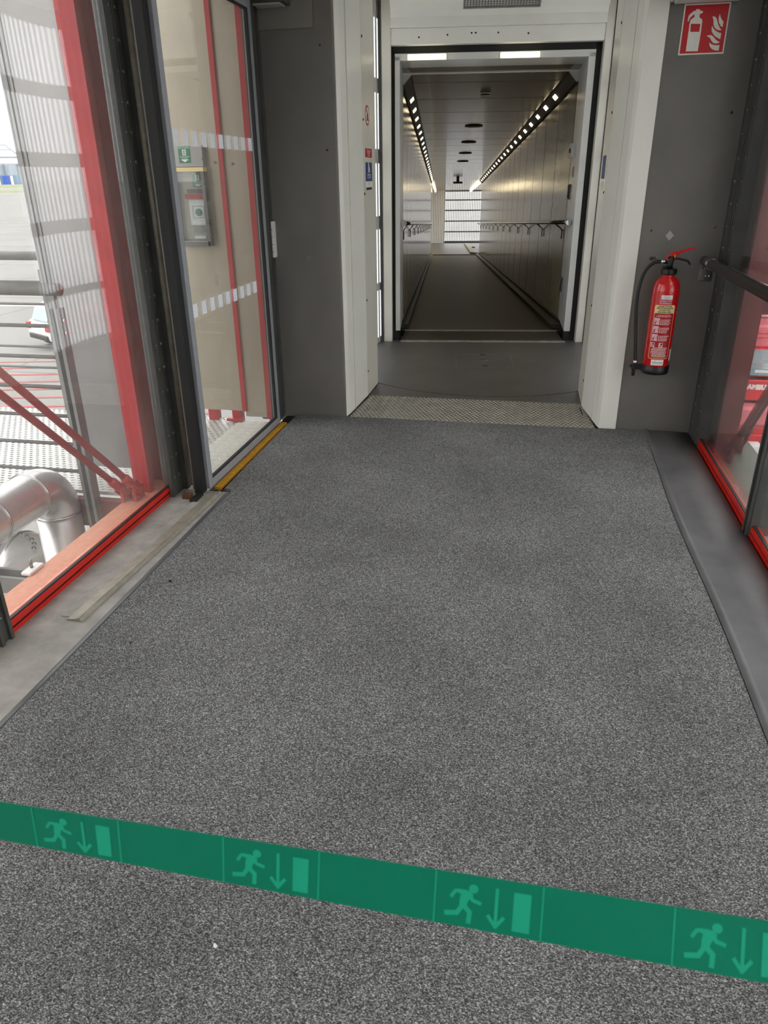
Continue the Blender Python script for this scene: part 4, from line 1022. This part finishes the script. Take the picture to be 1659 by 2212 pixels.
def nottaste(x0,x1,z0,z1,y,par,nm):
    b = MB().box(x0,x1,y-.002,y,z0,z1).build(nm,'sign_green',par); cx = (x0+x1)/2; H = z1-z0
    text_mb('NOTTASTE',(x1-x0)*.19,lambda a,c: (cx+a,y-.0026,z1-H*.09+c)).build('lettering','text_white',b)
    mb = MB(); mb.box(cx-.012,cx+.012,y-.0026,y-.002,z0+H*.45,z0+H*.82); mb.build('door_symbol','text_white',b)
    mb = MB(); c0 = Vector((cx,y-.0032,z0+H*.63)); s_ = H*.38
    for (a0,b0),(a1,b1) in (((0,.25),(-.02,-.05)),((-.02,-.05),(.14,-.2)),((.14,-.2),(.1,-.42)),((-.02,-.05),(-.12,-.25)),((-.12,-.25),(-.25,-.3)),((0,.22),(.18,.1)),((0,.22),(-.18,.12))): mb.bar(c0+Vector((a0*s_,0,b0*s_)),c0+Vector((a1*s_,0,b1*s_)),.09*s_,.0006,(0,1,0))
    mb.lathe([(.09*s_,0),(.09*s_,.0006)],c0+Vector((.03*s_,0,.38*s_)),(0,-1,0),10); mb.build('running_man','sign_green',b)
    mm = text_mb('Nur im Notfall',(x1-x0)*.14,lambda a,c: (cx+a,y-.0026,z0+H*.39+c)); merge(mm, text_mb('betätigen',(x1-x0)*.14,lambda a,c: (cx+a,y-.0026,z0+H*.31+c))); mm.build('small_lettering','text_white',b)
    MB().prism([(-.3,.22),(.3,.22),(0,.04)],.002,.0026,lambda a,c,h: (cx+a*(x1-x0)*1.1,y-h,z0+c*H)).build('arrow','text_white',b)
nottaste(-2.192,-2.115,1.638,1.730,Y0,t,'green_label'); nottaste(-2.135,-2.062,1.50,1.585,4.692,t,'inner_green_label')

# steel beams, columns and braces (things of their own)
def column(name, lab, x0, x1, y0, y1, z0, z1, fl=.03, grp=None, m='red_paint'):
    t = thing(name, lab, 'column', ((x0+x1)/2,(y0+y1)/2,z0))
    MB().box(x0,x1,y0,y0+fl,z0,z1).build('near_flange',m,t); MB().box(x0,x1,y1-fl,y1,z0,z1).build('far_flange',m,t)
    xm = x0+.014 if x0 < 0 else x1-.014; MB().box(xm-.012,xm+.012,y0+fl,y1-fl,z0,z1).build('web',m,t); return t
column('steel_column','red steel column outside the left window, crossed by reflections',-2.06,-1.965,3.345,3.58,-.01,3.4,.045)
column('steel_column','dull red steel column outside the right window beside the extinguisher',1.15,1.262,4.42,4.80,-.02,3.4,.05,m='red_paint_dull')
MB().box(-2.06,-1.875,-4.2,3.70,-.22,-.012).build('steel_beam','red_beam',loc=(-1.97,0,-.012),label='salmon red steel beam along the foot of the left window',category='steel beam',bevel=.006)
MB().box(1.145,1.44,-4.2,4.92,-.25,-.02).build('steel_beam','olive_floor',loc=(1.3,0,-.02),label='olive grey steel ledge along the foot of the right window',category='steel beam',bevel=.004)
def brace(lab, a, b, r, clev, m='red_paint'):
    a, b = Vector(a), Vector(b); d = (b-a).normalized()
    t = thing('brace_rod', lab, 'brace', tuple(a), group='diagonal brace rods')
    MB().tube([a+d*.10, b],r,16).build('rod',m,t)
    MB().tube([a+d*.055,a+d*.075,a+d*.14,a+d*.17],[r*1.1,r*1.45,r*1.45,r*1.0],16).build('coupler',m,t)
    for s in (-1,1): MB().bar(a+Vector((s*.014,0,0))-d*.03,a+Vector((s*.014,0,0))+d*.075,.010,.055).build('fork_plate',m,t)
    MB().tube([a+Vector((-.03,0,0)),a+Vector((.03,0,0))],.012,10).build('pin',m,t)
    MB().box(a.x-.008,a.x+.008,a.y-.04,a.y+.05,a.z-.12,a.z+.02).build('gusset',m,t)
brace('upper of the two red brace rods rising left outside the left window',(-1.99,3.26,.045),(-1.99,.76,2.585),.017,1)
brace('lower of the two red brace rods rising left outside the left window',(-2.05,3.235,.035),(-2.05,.74,2.50),.017,1)
brace('upper brace rod outside the right window, dull red',(1.235,4.38,.06),(1.25,2.30,2.42),.020,1,'red_paint_dull')
brace('lower brace rod outside the right window, darker',(1.335,4.58,.05),(1.35,2.5,2.42),.020,1,'red_paint_dull')

# ducts
def elbow(c, r, a0, a1, ex, ez, n=8): # arc points
    return [Vector(c)+Vector(ex)*r*math.cos(a0+(a1-a0)*k/n)+Vector(ez)*r*math.sin(a0+(a1-a0)*k/n) for k in range(n+1)]
DX, DZ, DR = -2.47, .07, .118
t = thing('air_duct','silver insulated duct with an elbow turning down outside the left window','duct',(DX,3.1,DZ))
MB().tube([(DX,-2.5,DZ),(DX,3.02,DZ)],DR,36,cap=False).build('straight_run','duct_silver',t)
MB().tube([(DX,3.02,DZ)]+elbow((DX,3.06,DZ-.16),.16,PI/2,0,(0,1,0),(0,0,1)),DR+.002,36,cap=False).build('elbow','duct_silver',t)
MB().tube([(DX,3.22,DZ-.16),(DX,3.22,-1.6)],DR,36).build('drop','duct_silver',t)
for p,q in (((DX,2.72,DZ),(DX,2.728,DZ)),((DX,3.02,DZ),(DX,3.03,DZ)),((DX,3.22,DZ-.17),(DX,3.22,DZ-.18)),((DX,3.22,-.42),(DX,3.22,-.43)),((DX,1.6,DZ),(DX,1.608,DZ))): MB().tube([p,q],DR+.006,36).build('seam_band','chrome',t)
t = thing('large_duct','pale lower duct bend with hooked clips below the silver duct','duct',(-2.75,3.3,-.6))
MB().tube([(-4.2,3.45,-.6),(-3.0,3.45,-.6)]+elbow((-3.0,3.15,-.6),.30,PI/2,0,(1,0,0),(0,1,0))+[(-2.70,1.2,-.6)],.20,36).build('bend','duct_silver',t)
for k in range(4):
    p = Vector((-3.5+.18*k,3.45,-.6)); MB().tube([p,p+Vector((.008,0,0))],.204,36).build('seam_band','galvanised',t)
for k in range(6):
    a = PI/2-k*.22; p = Vector((-3.0+.30*math.cos(a),3.15+.30*math.sin(a),-.395)); MB().tube([p+Vector((-.012,0,0)),p+Vector((-.006,0,.012)),p+Vector((.008,0,.012)),p+Vector((.014,0,0))],.004,6).build('clip','dark_grey_profile',t)
t = thing('cable_channel','steel cable channel resting on the red beam outside the left window','channel',(-2.2,2.44,-.06))
mb = MB(); mb.box(-3.4,-2.065,2.40,2.415,-.10,-.03); mb.box(-3.4,-2.065,2.47,2.485,-.10,-.03); mb.box(-3.4,-2.065,2.40,2.485,-.11,-.10); mb.build('channel','galvanised',t)
MB().box(-2.09,-2.045,2.40,2.50,-.010,.004).build('clamp_plate','label_white',t,bevel=.003); MB().tube([(-2.07,2.45,.004),(-2.07,2.45,.045)],.007,8).build('bolt','screw_steel',t)
t = thing('lower_roof','flat roof with a gravel strip below the exit platform','roof',(-3.2,2,-1.5))
MB().box(-4.6,-2.1,-3,3.8,-4.2,-1.5).build('felt','roof_felt',t)
MB().box(-4.5,-2.15,-2.9,2.6,-1.5,-1.47).build('gravel','gravel',t)
MB().box(-4.6,-2.1,3.8,3.9,-4.2,-1.3).build('parapet','roof_felt',t); MB().box(-3.5,-2.1,3.72,3.76,-.42,-.36).build('red_edge','red_paint',t)

# ================================================================= APRON, VEHICLES, TERMINAL
GZ = -4.2
struct(MB().box(-3500,3500,-1500,3800,GZ-.5,GZ),'floor_apron','apron_concrete')
mb = MB()
for k in range(0,16): y = 6+k*7.5; mb.box(-120,60,y,y+.05,GZ,GZ+.006)
for k in range(-14,6): x = k*7.5-2; mb.box(x,x+.05,-10,130,GZ,GZ+.006)
struct(mb,'floor_joints','apron_joint')
mb = MB()
for k in range(9):
    y = 15.5+k*.95; mb.add([(-22,y-.9,GZ+.012),(-22,y-.76,GZ+.012),(-8,y+2.24,GZ+.012),(-8,y+2.1,GZ+.012)],[(0,3,2,1)])
struct(mb,'apron_hatching','apron_red')
mb = MB(); mb.add([(-90,45,GZ+.012),(-90,45.5,GZ+.012),(0,75,GZ+.012),(0,74.5,GZ+.012)],[(0,3,2,1)]); mb.add([(-60,30,GZ+.012),(-60,30.3,GZ+.012),(0,36,GZ+.012),(0,35.7,GZ+.012)],[(0,3,2,1)])
struct(mb,'apron_lines','apron_white')
dirv = Vector((-.59,.807,0)); pv = Vector((.807,.59,0))
def far(d, s, z): return dirv*d + pv*s + Vector((0,0,z))
def farbox(d0,d1,s0,s1,z0,z1): return MB().box(s0,s1,d0,d1,z0,z1).map(lambda v: far(v[1],v[0],v[2]))
for nm,d0,d1,lab in (('grass_strip',480,560,'near strip of yellowish grass across the airfield'),('grass_strip',850,1100,'far strip of yellowish grass below the terminal')):
    farbox(d0,d1,-900,900,GZ,GZ+.05).build(nm,'grass_green',label=lab,category='grass',kind='stuff')
t = thing('terminal_building','distant pale terminal with blue base and roof truss on the horizon','building',tuple(far(1500,0,GZ)))
farbox(1500,1560,-200,40,GZ,28).build('hall','terminal_grey',t)
farbox(1490,1500,-200,60,GZ,10).build('base_storey','terminal_glass',t)
farbox(1488,1490,-8,2,GZ,9).build('blue_panel','terminal_blue',t)
farbox(1488,1490,-16,-12,GZ,9).build('white_panel','apron_white',t); farbox(1488,1490,4,8,GZ,9).build('white_panel','apron_white',t)
mb = MB()
for k in range(10): merge(mb, farbox(1495,1500,-180+k*22,-178+k*22,10,27))
mb.build('mullions','galvanised',t)
mb = MB(); A, B, C_, D_ = far(1500,-14,38),far(1500,-2,56),far(1500,6,56),far(1500,26,38)
mb.tube([A,B,C_,D_],1.2,6); mb.tube([A,D_],1.5,6); mb.tube([A.lerp(B,.6),D_.lerp(C_,.6)],1,6); mb.build('roof_truss','terminal_grey',t)
farbox(1500,1540,-200,60,28,38).build('roof_tier','apron_white',t)
MB().tube([far(1500,-24,36),far(1500,-24,58)],.8,6).build('mast','galvanised',t)

# parked car on the apron
def car(loc, rz):
    t = thing('parked_car','white hatchback car parked on the apron beyond the railing','car',loc,rz)
    inv = Matrix.Translation(loc) @ Matrix.Rotation(rz,4,'Z')
    W_ = .88
    def P(pts, y0, y1, nm, m, bev=.03, par=t):
        mb = MB().prism(pts, y0, y1, lambda a,b,h: (a,h,b)); mb.map(lambda v: inv @ Vector(v)); return mb.build(nm,m,par,bevel=bev)
    P([(-2.05,.35),(-2.1,.6),(-2.05,.95),(-1.95,1.02),(1.1,1.0),(1.95,.85),(2.1,.6),(2.08,.35)],-W_,W_,'body','car_white',.08)
    P([(-1.95,1.0),(-1.7,1.5),(-1.3,1.62),(.3,1.62),(1.15,1.0)],-W_+.08,W_-.08,'cabin','car_white',.08)
    P([(-1.72,1.05),(-1.5,1.48),(.15,1.52),(.85,1.05)],-W_+.06,-W_+.09,'side_window','vehicle_glass',0)
    P([(-1.72,1.05),(-1.5,1.48),(.15,1.52),(.85,1.05)],W_-.09,W_-.06,'side_window','vehicle_glass',0)
    mb = MB(); mb.add([inv@Vector(v) for v in ((-1.99,-.62,1.06),(-1.99,.62,1.06),(-1.76,.55,1.47),(-1.76,-.55,1.47),(-1.94,-.62,1.04),(-1.94,.62,1.04),(-1.72,.55,1.45),(-1.72,-.55,1.45))],[(0,3,2,1),(4,5,6,7),(0,1,5,4),(3,7,6,2)]); mb.build('rear_window','windscreen',t)
    for s in (-1,1):
        P([(-2.12,.72),(-2.12,.95),(-1.98,.97),(-1.98,.74)],s*.6 if s > 0 else -.86,.86 if s>0 else -.6,'tail_light','red_paint',.01)
        for x in (-1.3,1.3):
            mb = MB().lathe([(.32,-.1),(.34,-.06),(.34,.08),(.30,.1)],(x,s*.80,.34),(0,1,0),24); mb.map(lambda v: inv@Vector(v)); o = mb.build('wheel','tyre',t)
            mb = MB().lathe([(.2,0),(.16,.03)],(x,s*.90,.34),(0,s,0),16); mb.map(lambda v: inv@Vector(v)); mb.build('hub','chrome',o)
    P([(-2.14,.38),(-2.14,.55),(-2.04,.58),(-2.04,.38)],-.7,.7,'bumper','black_plastic',.02)
    P([(-2.13,.62),(-2.13,.72),(-2.08,.72),(-2.08,.62)],-.26,.26,'number_plate','paper_white',0)
car((-16.75,26.1,GZ), R(60))

# airport truck below the right window
t = thing('airport_truck','red airport truck with white upper body and windscreen on the right','truck',(5.4,15.2,GZ))
TX0,TX1,TY = 4.06,6.5,15.0
MB().box(TX0-.12,TX1,TY+.9,TY+8,-1.08,-.10).build('white_body','truck_white',t,bevel=.04)
MB().box(TX0+.28,TX1-.3,TY+.87,TY+.9,-1.02,-.38).build('upper_window','vehicle_glass',t,bevel=.03)
mb = MB()
for k in range(6): mb.box(TX0-.06,TX0+.06,TY+.86,TY+.9,-.98+k*.12,-.93+k*.12)
mb.build('hazard_marks','truck_red',t)
MB().box(TX0-.02,TX1,TY+.05,TY+7,-1.50,-1.09).build('roof_cowl','truck_pale_red',t,bevel=.04)
for z in (-1.32,-1.24): MB().box(TX0,TX1,TY+.04,TY+.05,z,z+.012).build('panel_line','truck_red',t)
MB().box(TX0,TX1,TY+.0,TY+7,-2.1,-1.50).build('cab','truck_red',t,bevel=.04)
MB().box(TX0+.03,TX1-.08,TY-.012,TY,-2.03,-1.53).build('windscreen','windscreen',t,bevel=.02)
MB().box(TX0+.5,TX0+.85,TY-.018,TY-.012,-1.78,-1.62).build('notice_sheet','label_white',t)
MB().box(TX0+.3,TX0+.55,TY-.018,TY-.012,-1.97,-1.92).build('dash_paper','paper_white',t)
MB().box(TX0,TX1,TY-.03,TY+.02,-2.09,-2.05).build('wiper_cowl','black_plastic',t)
MB().box(TX0,TX1,TY-.05,TY+.5,-2.52,-2.10).build('front_panel','truck_red',t,bevel=.03)
text_mb('HAMBURG',.125,lambda a,b: (TX0+.12+a,TY-.052,-2.25+b),align='LEFT',bold=.01).build('lettering','text_white',t)
MB().box(TX0,TX1,TY-.03,TY+.5,-2.56,-2.52).build('lower_gap','black_gap',t)
MB().box(TX0-.05,TX1,TY-.35,TY+.5,-2.95,-2.57).build('bumper','truck_pale_red',t,bevel=.06)
MB().box(TX0-.05,TX1,TY-.25,TY+.5,-3.35,-2.96).build('lower_body','truck_red',t,bevel=.05)
MB().box(TX0+.25,TX1,TY-.30,TY-.24,-3.9,-3.12).build('arch_panel','truck_red',t,bevel=.05)
MB().box(TX0-.05,TX0+.12,TY-.38,TY-.3,-2.84,-2.70).build('corner_step','black_plastic',t)
MB().box(TX0+.0,TX0+.22,TY-.26,TY+.4,-4.1,-3.35).build('side_step','truck_red',t,bevel=.03)
mb = MB().lathe([(.42,-.14),(.50,-.10),(.50,.10),(.42,.14)],(TX0+.75,TY-.45,GZ+.5),(1,0,0),28); wh = mb.build('wheel','tyre',t)
MB().lathe([(.28,0),(.12,.05),(.1,.12)],(TX0+.61,TY-.45,GZ+.5),(-1,0,0),20).build('hub','chrome',wh)
MB().box(TX0+.28,TX0+.52,TY-.7,TY-.35,-3.9,-3.25).build('paper_stack','paper_white',t)
for s in (6.3,): 
    mb = MB().lathe([(.42,-.14),(.50,-.10),(.50,.10),(.42,.14)],(TX0+.3,TY+s,GZ+.5),(1,0,0),28); mb.build('wheel','tyre',t)
